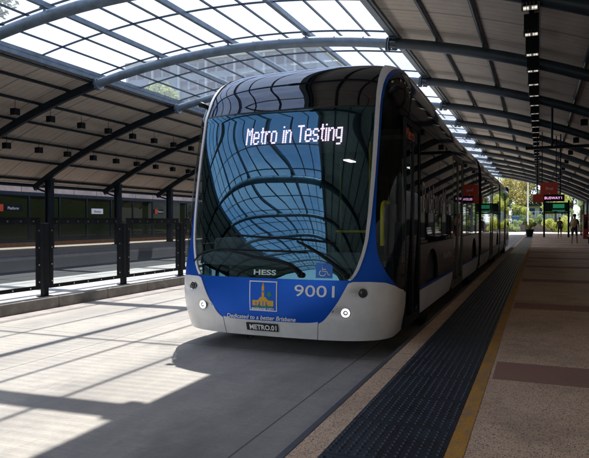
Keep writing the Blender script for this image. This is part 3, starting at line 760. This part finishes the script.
# corner glass, doors, side panels on both sides
yend = 30.3
J1, J2 = 15.3, 23.2
mods = [(7.36, J1-.35), (J1+.35, J2-.35), (J2+.35, yend)]
def side_patch(Y0, Y1_, z0, z1, off=0., th=.02, sg=1, n=None, m_=8):
    n = n or max(2, int((Y1_-Y0)/.8)+1); zs = np.linspace(z0, z1, m_+1)
    vs = []; 
    for Y in np.linspace(Y0, Y1_, n):
        for z in zs:
            zz = z if z < 2.6 else 2.6+(z-2.6)*rk(Y); vs.append(Vector((BXc+sg*(bW(z)+off), Y, zz)))
    fs = [(i*(m_+1)+j, (i+1)*(m_+1)+j, (i+1)*(m_+1)+j+1, i*(m_+1)+j+1) for i in range(n-1) for j in range(m_)]
    b = MB(); b.add(vs, fs, True)
    rim = [j for j in range(m_+1)]+[i*(m_+1)+m_ for i in range(1, n)]+[(n-1)*(m_+1)+j for j in range(m_-1, -1, -1)]+[i*(m_+1) for i in range(n-2, 0, -1)]
    k = len(rim); ov = [vs[i] for i in rim]+[vs[i]-Vector((sg*th, 0, 0)) for i in rim]
    b.add(ov, [(i, (i+1) % k, k+(i+1) % k, k+i) for i in range(k)], False); return b
for sg in (1, -1):
    f = (lambda P: P) if sg == 1 else mir
    bo = [p for p in BOUT if p[1] >= .64]; bo = resample([(1.145, .64)]+bo, 60); ed = [(sY(6.46, z) if z < 3.0 else max(sY(6.46, z), bo[i][0]), z) for i, (a, z) in enumerate(bo)]
    ed = [(max(a, bo[i][0]+.001), z) for i, (a, z) in enumerate(ed)]
    ribbon(f([tuple(p) for p in bo]), f(ed), 60, 10, -.002, .006, same=True).build('corner_glass', 'cornerglass', bus)
    zz = np.linspace(2.57, 3.15, 16)
    side = 1
    # header above the front door
    ribbon(f([(sY(6.47, z), z) for z in zz]), f([(sY(7.9, z)+.0, z) for z in zz]), 16, 8, -.001, .02, same=True).build('header_panel', 'busblack', bus)
    # wheel arches centres
    wheels = [8.25, 13.9, 21.9, 28.6]
    for mi_, (a, c) in enumerate(mods):
        doors = [(10.35, 11.75)] if mi_ == 0 else [((a+c)/2-.9, (a+c)/2+.5)]
        if sg == -1: doors = []
        # shell: cove, roof side
        side_patch(a, c, 2.57, 3.334, -.004, .03, sg, m_=14).build('roof_cove', 'busblack', bus)
        segs = []; x = a
        for d in doors: segs.append((x, d[0]-.01)); x = d[1]+.01
        segs.append((x, c))
        for (p, q) in segs:
            nW = max(1, round((q-p)/1.55)); st_ = (q-p)/nW
            for i in range(nW):
                wy0, wy1 = p+i*st_+.012, p+(i+1)*st_-.012
                side_patch(wy0, wy1, 1.14, 2.56, 0., .03, sg, m_=2).build('side_window', 'buswin', bus)
            # lower panels broken by wheel arches
            cuts = [w_ for w_ in wheels if p < w_ < q]; x = p
            for w_ in cuts+[None]:
                e_ = (w_-.50) if w_ else q
                if e_-x > .12:
                    side_patch(x, e_, .61, 1.125, 0., .03, sg, m_=2).build('body_panel', 'busgrey', bus)
                if w_:
                    # arch surround
                    b = MB(); n_ = 20; vs = []
                    for i in range(n_+1):
                        t = math.pi*i/n_; xx = w_-.50*math.cos(t)
                        zz_ = .58+.46*math.sin(t)**.75
                        vs += [(BXc+sg*(bW(1)), xx, max(zz_, .6)), (BXc+sg*bW(1), xx, 1.125)]
                    b.add(vs, [(2*i, 2*i+2, 2*i+3, 2*i+1) if sg > 0 else (2*i+1, 2*i+3, 2*i+2, 2*i) for i in range(n_)])
                    b.build('wheel_arch', 'busgrey', bus)
                    x = w_+.50
            x = p; nS = max(1, round((q-p)/1.35)); st_ = (q-p)/nS
            for i in range(nS):
                sk = side_patch(p+i*st_+.006, p+(i+1)*st_-.006, .24, .565, .004, .02, sg, m_=3).build('skirt_panel', 'skirtwhite', bus)
            side_patch(p, q, .572, .603, .002, .02, sg, m_=1).build('blue_stripe', 'busblue', bus)
        for (d0, d1) in doors:
            for k in range(2):
                h0 = d0+(d1-d0)*k/2; h1 = d0+(d1-d0)*(k+1)/2
                d = side_patch(h0+.07, h1-.07, .42, 2.46, -.012, .02, sg, m_=2).build('door', 'buswin', bus)
                fb = MB()
                for (u0, u1, v0, v1) in ((h0+.008, h0+.065, .27, 2.55), (h1-.065, h1-.008, .27, 2.55), (h0+.065, h1-.065, .27, .41), (h0+.065, h1-.065, 2.47, 2.55)):
                    xx = BXc+sg*bW(1); fb.box((xx-sg*.03, u0, v0), (xx-sg*.002, u1, v1))
                fb.build('door_frame', 'black' if 0 else dirty('door_frame_bronze', (.10, .095, .08), .35, .3), d)
        # inner shell and roof
        b = MB()
        for u in (-1, 1):
            b.box((BXc+u*1.21, a, .3), (BXc+u*1.19, c, 2.6)) if u == sg else None
        b.build('inner_wall', 'interior', bus)
    for w_ in wheels:
        wx = BXc+sg*1.05
        wo = MB().tube([(wx-.13, w_, .49), (wx-.11, w_, .49), (wx+.11, w_, .49), (wx+.13, w_, .49)], .48, 36, rr=[.44, .48, .48, .44]).build('wheel', 'rubber', bus)
        MB().tube([(wx-sg*.05, w_, .49), (wx+sg*.12, w_, .49), (wx+sg*.135, w_, .49)], .28, 28, rr=[.29, .29, .24]).build('rim', 'chrome' if 0 else dirty('wheel_rim', (.25, .25, .26), .4, .7), wo)
        MB().tube([(wx+sg*.13, w_, .49), (wx+sg*.16, w_, .49)], .09, 20).build('hub', 'black', wo)
# front door on the platform side and plain panel on the other
zz = [.25, .8, 1.4, 2.0, 2.4, 2.55]
for k in range(2):
    h0 = 6.48+.43*k; h1 = h0+.425
    d = side_patch(h0+.05, h1-.05, .36, 2.48, -.01, .012, 1, m_=2, n=2).build('front_door', 'doorglass', bus)
    fb = MB(); xx = BXc+bW(1)
    for (u0, u1, v0, v1) in ((h0, h0+.048, .25, 2.55), (h1-.048, h1, .25, 2.55), (h0+.048, h1-.048, .25, .35), (h0+.048, h1-.048, 2.485, 2.55)): fb.box((xx-.03, u0, v0), (xx-.001, u1, v1))
    fb.build('door_frame', 'black', d)
side_patch(6.47, 7.35, 1.14, 2.56, 0, .01, -1, m_=2, n=2).build('driver_window', 'buswin', bus)
side_patch(6.47, 7.35, .25, 1.13, 0, .01, -1, m_=2, n=2).build('body_panel', 'busgrey', bus)
# roof skin
b = MB(); vs = []
Yr = list(np.linspace(BY+1.9, 12.6, 16))+[J1-.35]; ws = bW(3.334)
for Y in Yr: z = 2.6+.735*rk(Y); vs += [(BXc-ws, Y, z), (BXc, Y, z+.02), (BXc+ws, Y, z)]
b.add(vs, [(3*i+j, 3*i+j+1, 3*i+3+j+1, 3*i+3+j) for i in range(len(Yr)-1) for j in range(2)], True)
b.build('roof', 'silver', bus)
fr2 = resample([(.95, 3.333), (2.5, 3.334)], 2)
b = MB(); A_ = [S(s, 3.3345) for s in np.linspace(-1, 1, 41)]; b.add(A_+[(BXc, BY+2.6, 3.335)], [(i, i+1, 41) for i in range(40)]); b.build('roof_cap', 'busblack', bus)
for (a, c) in mods[1:]:
    MB().box((BXc-ws, a, 3.07), (BXc+ws, c, 3.115)).build('roof', 'silver', bus)
for (a, c) in ((8.9, 13.9), (16.5, 22), (24.3, 29.3)):
    MB().box((BXc-.82, a, 3.12), (BXc+.82, c, 3.30), .06).build('roof_unit', 'silver', bus)
# bellows
for j in (J1, J2):
    b = MB(); n_ = 15; prof = [(-1.24, .3), (-1.24, 2.7), (-1.12, 2.95), (-.9, 3.06), (.9, 3.06), (1.12, 2.95), (1.24, 2.7), (1.24, .3)]
    for i in range(n_):
        yy = j-.35+.7*i/(n_-1); k = 1-.03*(i % 2); b.v += [(BXc+x*k, yy, z*(1 if z < 1 else k)) for x, z in prof]
    q = len(prof)
    for i in range(n_-1):
        for t in range(q-1): b.f.append((i*q+t, i*q+t+1, (i+1)*q+t+1, (i+1)*q+t)); b.mi.append(0); b.sm.append(False)
    b.build('bellows', dirty('bellows_fabric', (.045, .047, .045), .8), bus)
MB().box((BXc-1.25, yend, .3), (BXc+1.25, yend+.25, 3.05), .1).build('rear_panel', 'busblue', bus)
MB().box((BXc-1.14, 6.35, .30), (BXc+1.18, yend, .36)).build('floor', 'interior', bus)
MB().box((BXc-1.05, 6.75, 2.80), (BXc+1.05, 8.9, 2.84)).build('sun_block_ceiling', 'interior', bus)  # added board over the cab, stops sunlight leaking through to the road
MB().box((BXc-1.15, 7.5, 2.45), (BXc+1.15, yend, 2.5)).build('ceiling', 'interior', bus)
# lettering on the flank
b = MB(); xs = BXc+bW(1.7)+.004
flat_text(b, 'Brisbane', (xs, 7.44, 1.52), (0, 1, 0), (0, 0, 1), .40, .0, width if 0 else .92, 'LEFT')
flat_text(b, 'Metro', (xs, 9.15, 1.52), (0, 1, 0), (0, 0, 1), .40, .0, .80, 'LEFT'); b.build('flank_lettering', mat('flank_vinyl', (.40, .40, .40), .5), bus)
b = MB(); flat_text(b, 'Brisbane Metro', (xs, 9.2, .84), (0, 1, 0), (0, 0, 1), .11, 0, .95, 'LEFT'); b.build('flank_lettering', mat('flank_vinyl_small', (.5, .5, .5), .5), bus)
b = MB(); MB().box((xs-.002, 7.62, 2.16), (xs+.003, 8.5, 2.36)); flat_text(b, 'Metro', (BXc+bW(2.5)+.004, 6.50, 2.33), (0, 1, 0), (0, 0, 1), .13, 0, 1, 'LEFT'); b.build('side_display_text', 'orangeled', bus)
# mirror camera pods
for sg in (1, -1):
    c = SN(.66*sg, 2.80, .0); n_ = (SN(.66*sg, 2.8, .1)-c).normalized()
    h = MB(); h.tube([c, c+n_*.05, c+n_*.11+Vector((0, .04, -.01)), c+n_*.13+Vector((0, .10, -.01))], .03, 12, rr=[.028, .03, .036, .02]); h.build('mirror_camera', 'black', bus)
# interior: dashboard, wheel, driver seat, rails, passenger seats
b = MB(); n_ = 20; vs = []
for i in range(n_+1):
    s = -.50+i/n_; 
    for (o_, z) in ((-.10, .93), (-.12, 1.03), (-.34, 1.08), (-.5, 1.02), (-.5, .7)):
        p = SN(s, .95, o_); vs.append((p.x, p.y, z))
b.add(vs, [(i*5+j, (i+1)*5+j, (i+1)*5+j+1, i*5+j+1) for i in range(n_) for j in range(4)], True); da = b.build('dashboard', 'dash', bus)
MB().box((-3.50, 6.05, 1.05), (-2.75, 6.45, 1.22), .04).build('instrument_binnacle', 'dash', bus)
cx_, cy_, cz_ = -3.12, 6.5, 1.25
b = MB(); tl = R(35); P = [Vector((cx_+.22*math.cos(t), cy_+.22*math.sin(t)*math.cos(tl), cz_+.22*math.sin(t)*math.sin(tl)*-1)) for t in np.linspace(0, 2*math.pi, 29)]
b.tube(P, .014, 8, caps=False); b.tube([P[0], P[14]], .012, 6); b.tube([Vector((cx_, cy_, cz_)), Vector((cx_, cy_-.15, .95))], .03, 8); b.build('steering_wheel', 'rubber', bus)
e_ = MB().box((-3.40, 6.95, .98), (-2.88, 7.4, 1.10), .04).build('driver_seat', 'seatfab', bus)
MB().box((-3.38, 7.36, 1.10), (-2.90, 7.48, 1.85), .05).build('backrest', 'seatfab', e_); MB().box((-3.27, 7.36, 1.87), (-3.01, 7.46, 2.05), .03).build('headrest', 'seatfab', e_)
MB().box((-3.2, 7.1, .36), (-3.08, 7.22, .98)).build('pedestal', 'black', e_)
hx = -1.615
b = MB(); b.tube([(hx, 6.50, 1.14), (hx, 6.50, 1.53), (hx, 6.53, 1.60), (hx, 6.60, 1.625), (hx, 6.80, 1.625)], .022, 10); b.build('handrail', 'yellowrail', bus)
b = MB(); b.box((hx-.01, 6.62, .5), (hx+.01, 7.2, 1.62)); b.build('glass_partition', 'fenceglass', bus)
for (x, y) in ((-2.05, 7.6), (-3.0, 9.3), (-2.1, 9.9)): MB().tube([(x, y, .36), (x, y, 2.45)], .017, 8).build('grab_pole', 'yellowrail', bus)
MB().tube([(-2.45, 7.4, 1.28), (-2.05, 7.4, 1.28)], .017, 8).build('grab_pole', 'yellowrail', bus)
for j in range(5):
    for x in (-3.35, -2.25):
        y = 9+j*.95
        o = MB().box((x-.24, y, .78), (x+.24, y+.42, .86), .02).build('passenger_seat', 'seatfab', bus); MB().box((x-.23, y+.38, .86), (x+.23, y+.46, 1.4), .03).build('backrest', 'seatfab', o)
for (x, y) in ((-3.0, 9.6), (-2.3, 11.4)):
    MB().box((x-.05, y, 2.43), (x+.05, y+.4, 2.448)).build('saloon_light', mat('saloon_light', (.9, .9, .9), emis=(1, 1, .95), es=1.2), bus)

# ------------------------------------------------------------ near platform furniture in the distance
e = empty('hanging_sign', (.41, 30, 2.35), 'square orange red hanging sign above the near platform', 'sign')
MB().box((.02, 29.97, 2.42), (.77, 30.03, 3.2)).build('board', 'red', e)
b = MB(); flat_text(b, 'Stop', (.42, 29.965, 2.87), (1, 0, 0), (0, 0, 1), .13); flat_text(b, '1', (.42, 29.965, 2.55), (1, 0, 0), (0, 0, 1), .18); b.build('lettering', 'white', e)
for x in (.1, .7): MB().tube([(x, 30, 3.2), (x, 30, za(x)+.2)], .02, 8).build('rod', 'black', e)
e = empty('departure_display', (.5, 29, 2.2), 'black departure display with pink lights and a red end panel over the platform', 'display')
MB().box((.16, 28.9, 2.29), (1.02, 29.1, 2.60)).build('housing', 'black', e)
MB().box((-.27, 28.9, 2.25), (.16, 29.1, 2.62)).build('end_panel', 'red', e)
b = MB(); flat_text(b, 'BUSWAY', (.52, 28.895, 2.39), (1, 0, 0), (0, 0, 1), .115); flat_text(b, '1', (.90, 28.895, 2.39), (1, 0, 0), (0, 0, 1), .115); b.build('display_text', 'pinkled', e)
for x in (-.1, .85): MB().tube([(x, 29, 2.62), (x, 29, za(x)+.2)], .025, 8).build('rod', 'black', e)
e = empty('information_board', (1.1, 50, PZ), 'dark framed information board with green lit header near the platform end', 'sign')
for x in (.33, 2.05): MB().box((x-.07, 49.93, PZ), (x+.07, 50.07, 3.0)).build('post', 'black', e)
MB().box((.40, 49.95, 2.0), (1.98, 50.05, 2.12)).build('rail', 'black', e)
MB().box((.40, 49.96, 2.14), (1.98, 50.04, 2.85)).build('header_panel', dirty('green_black_panel', (.008, .03, .022), .4), e)
b = MB(); b.box((.95, 49.945, 2.42), (1.75, 49.958, 2.72)); b.box((.90, 49.945, 2.2), (1.8, 49.958, 2.27)); b.build('lit_panel', 'greenscreen', e)

wb = empty('shade_wall', (5.7, 30, PZ), 'added panelled wall, dark to shade the near platform and pale nearby to bounce fill light', 'wall')  # wall added to keep light off the platform from the right
for i in range(0, 26):
    y = -18+i*3.2; MB().box((5.62, y+.02, 0), (5.8, y+3.18, 4.2), .01).build('wall_panel', 'shadewall' if y > 9 else 'fillwall', wb)  # pale near panels are added reflectors for the bus side and platform
# shelters / glass screens on the right, benches, vending
for j, y in enumerate((38., 44., 56.)):
    e = empty('shelter_screen', (3.4, y, PZ), ('dark framed glass shelter screen behind the walking person', 'second dark glass shelter screen along the near platform', 'farthest dark glass shelter screen on the near platform')[j], 'shelter')
    for q in (0, 1.5, 3.0): MB().box((3.36, y+q-.04, PZ), (3.44, y+q+.04, 2.7)).build('post', 'black', e)
    MB().box((3.35, y-.04, 2.7), (3.45, y+3.04, 2.8)).build('top_rail', 'black', e)
    for q in (0, 1.5): MB().box((3.39, y+q+.04, .4), (3.41, y+q+1.46, 2.7)).build('glass', 'screenglass', e)
for j, y in enumerate((33.5, 36.2)):
    e = empty('metal_bench', (2.6, y, PZ), ('silver perforated metal bench at the right edge of the platform', 'silver metal bench behind the nearer bench by the walking person')[j], 'bench')
    b = MB()
    for q in range(4): b.box((2.45+q*.12, y-.7, .60), (2.55+q*.12, y+.7, .625))
    b.build('seat', 'chrome', e)
    b = MB()
    for q in range(3): b.box((2.93+q*.02, y-.7, .72+q*.13), (2.95+q*.02, y+.7, .82+q*.13))
    b.build('backrest', 'chrome', e)
    for s_ in (-.55, .55): MB().box((2.5, y+s_-.025, PZ), (2.95, y+s_+.025, .6)).build('leg', 'black', e)
e = empty('vending_machine', (3.1, 47, PZ), 'red machine standing at the right side of the near platform', 'machine')
MB().box((2.85, 46.6, PZ), (3.2, 47.3, 1.9), .03).build('cabinet', 'dullred', e); MB().box((2.90, 46.58, .9), (3.1, 46.6, 1.7)).build('front_window', 'buswin', e)

# ------------------------------------------------------------ people
def person(name, x, y, face, H, step, label, cols, pack=False, bend=0):
    e = empty(name, (x, y, PZ), label, 'person'); k = H/1.75
    a = math.radians(face); fw = Vector((math.cos(a), math.sin(a), 0)); rt = Vector((fw.y, -fw.x, 0))
    P = lambda r, f, z: Vector((x, y, PZ))+(rt*r+fw*f)*k+Vector((0, 0, z*k))
    verts = []; edges = []; rad = []
    def vtx(p, r, par=None):
        verts.append(p); rad.append(r*k)
        if par is not None: edges.append((par, len(verts)-1))
        return len(verts)-1
    pel = vtx(P(0, 0, .95), .15); ab = vtx(P(0, .01, 1.12), .15, pel); ch = vtx(P(0, .02+bend*.4, 1.32), .17, ab); nk = vtx(P(0, .03+bend*.7, 1.48), .055, ch); hd0 = vtx(P(0, .05+bend, 1.57), .075, nk); hd = vtx(P(0, .05+bend, 1.66), .092, hd0)
    for s_ in (-1, 1):
        st = step*s_
        h = vtx(P(s_*.09, 0, .90), .10, pel); kn = vtx(P(s_*.10, st*.45+.02, .50), .058, h); an = vtx(P(s_*.10, st, .09), .038, kn); toe = vtx(P(s_*.11, st+.15, .035), .034, an)
        sh = vtx(P(s_*.18, .02+bend*.5, 1.40), .055, ch); el = vtx(P(s_*.25, -.03-st*.3+bend*.5, 1.13), .04, sh); wr = vtx(P(s_*.24, .10-st*.4+bend*.5, .90), .027, el); pm = vtx(P(s_*.24, .12-st*.4+bend*.5, .83), .026, wr)
        for q in range(4):
            vv = vtx(P(s_*(.24+.012*(q-1.5)), .13-st*.4+bend*.5+.012*(q-1.5), .76-.006*abs(q-1)), .009, pm)
        vtx(P(s_*.215, .155-st*.4+bend*.5, .80), .010, pm)
    me = bpy.data.meshes.new('body'); w = Vector((x, y, PZ)); me.from_pydata([tuple(v-w) for v in verts], edges, [])
    o = bpy.data.objects.new('body', me); col.objects.link(o); o.parent = e
    md = o.modifiers.new('skin', 'SKIN'); o.modifiers.new('sub', 'SUBSURF').levels = 2; o.modifiers['sub'].render_levels = 2
    for i, v in enumerate(me.skin_vertices[0].data): v.radius = (rad[i], rad[i]); v.use_root = (i == 0)
    md.use_smooth_shade = True
    mm = mat('person_skin_clothes', cols[0], .8); t = NT(mm); z = t.xyz()[2]
    c = t.mix(t.math('GREATER_THAN', z, .50*k), (.42, .26, .18), cols[1]); c = t.mix(t.math('GREATER_THAN', z, .98*k), c, cols[0]); c = t.mix(t.math('GREATER_THAN', z, 1.47*k), c, (.42, .26, .19)); c = t.mix(t.math('LESS_THAN', z, .08*k), c, (.5, .5, .5))
    t.base(c); me.materials.append(mm)
    hp = P(0, .03+bend, 1.685); b = MB()
    bm = bmesh.new(); bmesh.ops.create_icosphere(bm, subdivisions=2, radius=.098*k); bm.verts.index_update(); b.add([hp+v.co*1.0 for v in bm.verts], [[v.index for v in f.verts] for f in bm.faces], True); bm.free(); b.build('hair', mat('dark_hair', (.02, .015, .012), .8), e)
    b = MB()
    for s_ in (-1, 1): c = P(s_*.03, .135+bend, 1.655); b.tube([c, c+fw*.008], .010*k, 8)
    b.tube([P(-.02, .138+bend, 1.585), P(.02, .138+bend, 1.585)], .005*k, 6); b.tube([P(0, .13+bend, 1.64), P(0, .155+bend, 1.61)], .010*k, 6); b.build('face', mat('face_detail', (.12, .05, .04), .7), e)
    if pack:
        c = P(0, -.19, 1.24); bm = bmesh.new(); bmesh.ops.create_cube(bm, size=1); bmesh.ops.bevel(bm, geom=bm.edges[:], offset=.18, segments=3, affect='EDGES')
        bm.verts.index_update()
        b = MB(); b.add([c+rt*v.co.x*.32*k+fw*v.co.y*.20*k+Vector((0, 0, v.co.z*.46*k)) for v in bm.verts], [[q.index for q in f.verts] for f in bm.faces], True)
        bm.free(); pk = b.build('backpack', mat('tan_backpack', (.60, .44, .20), .8), None)
        tag(pk, 'tan backpack on the back of the walking person', 'backpack')
        w0 = Vector(c); 
        for v in pk.data.vertices: v.co -= w0
        pk.location = w0
        b = MB()
        for s_ in (-1, 1): b.tube([P(s_*.10, -.11, 1.42), P(s_*.12, .03, 1.475), P(s_*.125, .16, 1.34), P(s_*.13, .12, 1.15), P(s_*.13, -.10, 1.08)], .014*k, 6)
        st_ = b.build('strap', mat('strap_fabric', (.05, .04, .03), .8), pk)
    return e
person('person', 1.75, 35.6, 75, 1.62, .20, 'person in dark top and shorts with a backpack walking away along the platform', ((.05, .08, .16), (.03, .03, .04)), True)
person('person', 1.38, 48.0, 250, 1.52, .05, 'person in dark brown clothes standing by the information board', ((.06, .035, .03), (.03, .026, .025)))

# ------------------------------------------------------------ planting, buildings beyond
def leaves(mb, c, rad, n, size, rg, squash=.8, clumps=14):
    c = Vector(c); cl = []
    for _ in range(clumps):
        while True:
            d = Vector((rg.uniform(-1, 1), rg.uniform(-1, 1), rg.uniform(-.8, 1)))
            if d.length < 1: break
        cl.append((c+Vector((d.x*rad, d.y*rad, d.z*rad*squash)), rad*rg.uniform(.22, .42)))
    for i in range(n):
        p0, r = cl[rg.randrange(clumps)]
        v = Vector((rg.gauss(0, 1), rg.gauss(0, 1), rg.gauss(0, 1))).normalized()*r*rg.uniform(.5, 1.05)
        p = p0+v; a = Vector((rg.gauss(0, 1), rg.gauss(0, 1), rg.gauss(0, 1))).normalized(); b_ = a.orthogonal().normalized(); s = size*rg.uniform(.6, 1.3)
        mb.add([p-a*s, p+b_*s*.5, p+a*s, p-b_*s*.5], [(0, 1, 2, 3)])
    return cl
def tree(name, x, y, z, h, rad, leafm_, label, seed, n=2600, size=.22, trunk=.16, group=None, clumps=16):
    rg = random.Random(seed); e = empty(name, (x, y, z), label, 'tree', group); cz = z+h-rad*.8
    mb = MB(); cl = leaves(mb, (x, y, cz), rad, n, size, rg, .8, clumps); mb.build('crown', leafm_, e)
    t = MB(); top = Vector((x+rg.uniform(-.2, .2), y, cz-rad*.2)); mid = Vector((x+rg.uniform(-.15, .15), y, z+(cz-z)*.5))
    t.tube([(x, y, z), mid, top], trunk, 10, rr=[trunk*1.3, trunk*.9, trunk*.6])
    for p, r in cl[:12]: q = mid.lerp(top, rg.uniform(.2, 1)); t.tube([q, q.lerp(p, .5)+Vector((0, 0, .1)), p], .05, 6, rr=[trunk*.45, trunk*.3, trunk*.1])
    t.build('trunk', 'bark', e); return e
def bush(x, y, z, rad, leafm_, label, seed, n=900, size=.10, sq=.7):
    rg = random.Random(seed); e = empty('bush', (x, y, z), label, 'bush')
    mb = MB(); cl = leaves(mb, (x, y, z+rad*.75), rad, n, size, rg, sq, 12); mb.build('foliage', leafm_, e)
    t = MB()
    for p, r in cl[:6]: t.tube([(x, y, z), p], .03, 5)
    t.build('stem', 'bark', e)
g = MB(); g.box((-30, 86, -.02), (40, 140, .9)); struct('raised_garden', g, 'grass')
e = empty('garden_wall', (-4.6, 85.8, 0), 'low dark stone wall holding the garden bed at the end of the busway', 'wall')
for i in range(12): MB().box((-9+i*1.2, 85.5, 0), (-7.82+i*1.2, 85.98, 1.0-.05*(i % 2)), .03).build('wall_block', 'stone', e)
tree('garden_tree', -4.3, 89, .9, 7.2, 3.1, 'leafo', 'rust and green leaved tree beyond the open end of the station', 3, 5200, .15)
tree('background_tree', -8.5, 112, .9, 9.5, 4.2, 'leafp', 'large pale green tree behind the rust leaved tree', 4, 5200, .24)
tree('background_tree', -1.5, 118, .9, 9.5, 4.0, 'leafg', 'dark green tree behind the light pole at the station end', 5, 5200, .24)
tree('background_tree', 5.5, 120, .9, 9, 4.2, 'leafp', 'pale tree behind the green lit information board', 8, 4200, .24)
tree('background_tree', -12.5, 100, .9, 8.5, 3.6, 'leafg', 'dense green tree at the left edge of the station opening', 41, 4200, .2)
tree('background_tree', -7.5, 98, .9, 6.5, 3.0, 'leafp', 'light green tree directly behind the bus tail', 42, 4200, .18)
tree('background_tree', 1.5, 122, .9, 7.5, 3.8, 'leafg', 'low dark tree above the roof of the pale building', 43, 4200, .2)
tree('background_tree', 9.5, 112, .9, 7, 3.6, 'leafp', 'light green tree right of the pale building', 44, 4200, .2)
tree('background_tree', 2.3, 97, .9, 4.6, 1.9, 'leafy', 'small yellow green tree in front of the pale low building', 45, 3000, .13)
tree('background_tree', 14, 118, .9, 10, 5, 'leafg', 'dark tree behind the right end of the platform', 9, 4000, .28)
bush(-2.9, 83.5, 0, 1.0, 'leafp', 'pale rounded bush at the left of the potted plant', 11, 1800)
bush(-3.9, 84.5, 0.0, .85, 'leafp', 'pale low bush beside the garden wall', 12, 1500)
bush(-1.9, 86.5, .9, .9, 'leafp', 'pale green bush in the raised bed', 13, 1300)
bush(1.6, 84., 0, 1.15, 'leafy', 'bright yellow green bush seen under the information board', 14, 2400)
bush(2.6, 83., 0, 1.3, 'leafy', 'tall yellow green bush at the right of the information board post', 15, 2600)
bush(.2, 88, .9, .9, 'leafp', 'silvery bush in the bed behind the potted plant', 16, 1300)
for i, (bx, by, br) in enumerate(((-7.6, 96, 2.2), (-5.0, 98, 2.3), (-2.6, 99.5, 2.0), (6.2, 96, 2.4), (9.5, 94, 2.5))):
    bush(bx, by, .9, br, ('leafp', 'leafg', 'leafy', 'leafp', 'leafg')[i], ('pale green hedge shrub behind the bus tail', 'dark hedge shrub under the rust leaved tree', 'yellow green shrub behind the lamp pole', 'pale green shrub right of the information board', 'dark shrub at the far right of the opening')[i], 60+i, 3000, .13, .8)
# potted plant
px, py = -.74, 52.
e = empty('planter_pot', (px, py, PZ), 'black pot with a yellow green shrub at the platform end', 'planter')
MB().tube([(px, py, PZ), (px, py, PZ+.55), (px, py, PZ+.60), (px, py, PZ+.6)], .3, 20, rr=[.22, .33, .35, .30]).build('pot', 'black', e)
rg = random.Random(21); mb = MB(); leaves(mb, (px-.02, py, PZ+.98), .42, 1500, .055, rg, .9, 10); mb.build('foliage', 'leafy', e)
# lamp pole
e = empty('lamp_pole', (-1.9, 80, 0), 'tall slim pale grey lamp pole beyond the open end of the station', 'lamp pole')
MB().tube([(-1.35, 80, 0), (-1.35, 80, 8.5)], .07, 12, rr=[.09, .06]).build('pole', 'silver', e)
MB().tube([(-1.35, 80, 8.3), (-1.0, 80, 8.6), (-.2, 80, 8.7)], .05, 8).build('arm', 'silver', e); MB().box((-.3, 79.85, 8.62), (.3, 80.15, 8.74), .03).build('lamp_head', 'silver', e)
e = empty('blue_cabinet', (-3., 95, .9), 'pale blue service cabinet in the garden beyond the station', 'cabinet')
MB().box((-3.8, 94.5, .9), (-1.6, 95.8, 2.2), .05).build('body', 'bluepaint', e); MB().box((-3.7, 94.47, 1.0), (-2.72, 94.5, 2.1)).build('door', 'bluepaint', e); MB().box((-2.68, 94.47, 1.0), (-1.7, 94.5, 2.1)).build('door', 'bluepaint', e)
e = empty('low_building', (0, 104, .9), 'pale low building with a balcony and flat dark roof beyond the garden', 'building')
MB().box((-1.6, 104, .9), (4, 112, 3.9)).build('wall', 'pale', e); MB().box((-2.0, 103, 3.9), (4.4, 112.6, 4.1)).build('roof', 'black', e)
for i in range(1, 5): MB().box((-3.2+i*1.6, 103.96, 2.5), (-2.3+i*1.6, 104.02, 3.5)).build('window', 'towerwin', e)
for i in range(13): MB().box((-1.6+i*.46, 103.2, 2.0), (-1.54+i*.46, 103.26, 2.9)).build('baluster', 'white', e)
MB().box((-1.6, 103.18, 2.9), (4, 103.28, 2.96)).build('rail', 'white', e)
# far tower seen through the glazed roof
def tower(x0, x1, y0, y1, h, label, floors, cols_, seed):
    e = empty('tower_block', ((x0+x1)/2, (y0+y1)/2, 0), label, 'building')
    MB().box((x0, y0, 0), (x1, y1, h), .1).build('wall', 'tower', e)
    fh = h/floors; cw = (x1-x0)/cols_
    for f in range(floors):
        b = MB()
        for c in range(cols_):
            if (c*7+seed) % 9 == 0: continue
            b.box((x0+c*cw+cw*.14, y0-.12, f*fh+fh*.28), (x0+c*cw+cw*.86, y0+.05, f*fh+fh*.86))
        b.build('window', 'towerwin', e)
    MB().box((x0-.4, y0-.8, h), (x1+.4, y1, h+1.2)).build('roof', 'pale', e)
    for c in range(0, cols_+1, 3): MB().box((x0+c*cw-.25, y0-.6, 0), (x0+c*cw+.25, y0-.1, h)).build('facade_fin', 'towerfin', e)
tower(-93, -44, 120, 140, 38.5, 'grey blue office tower with a window grid seen through the roof glazing', 10, 20, 1)
tower(-136, -95, 118, 140, 34, 'lower pale office block left of the tower behind the roof glazing', 9, 16, 3)
tree('street_tree', -36.5, 52, 3.3, 11.6, 3.2, 'leafp', 'yellow green tree seen through the glazing below the tower', 31, 5200, .32, .35)
tree('street_tree', -34, 26.5, 3.3, 14.5, 3.4, 'leafg', 'tree with bare twiggy crown above the left end of the roof', 32, 2200, .22, .3)
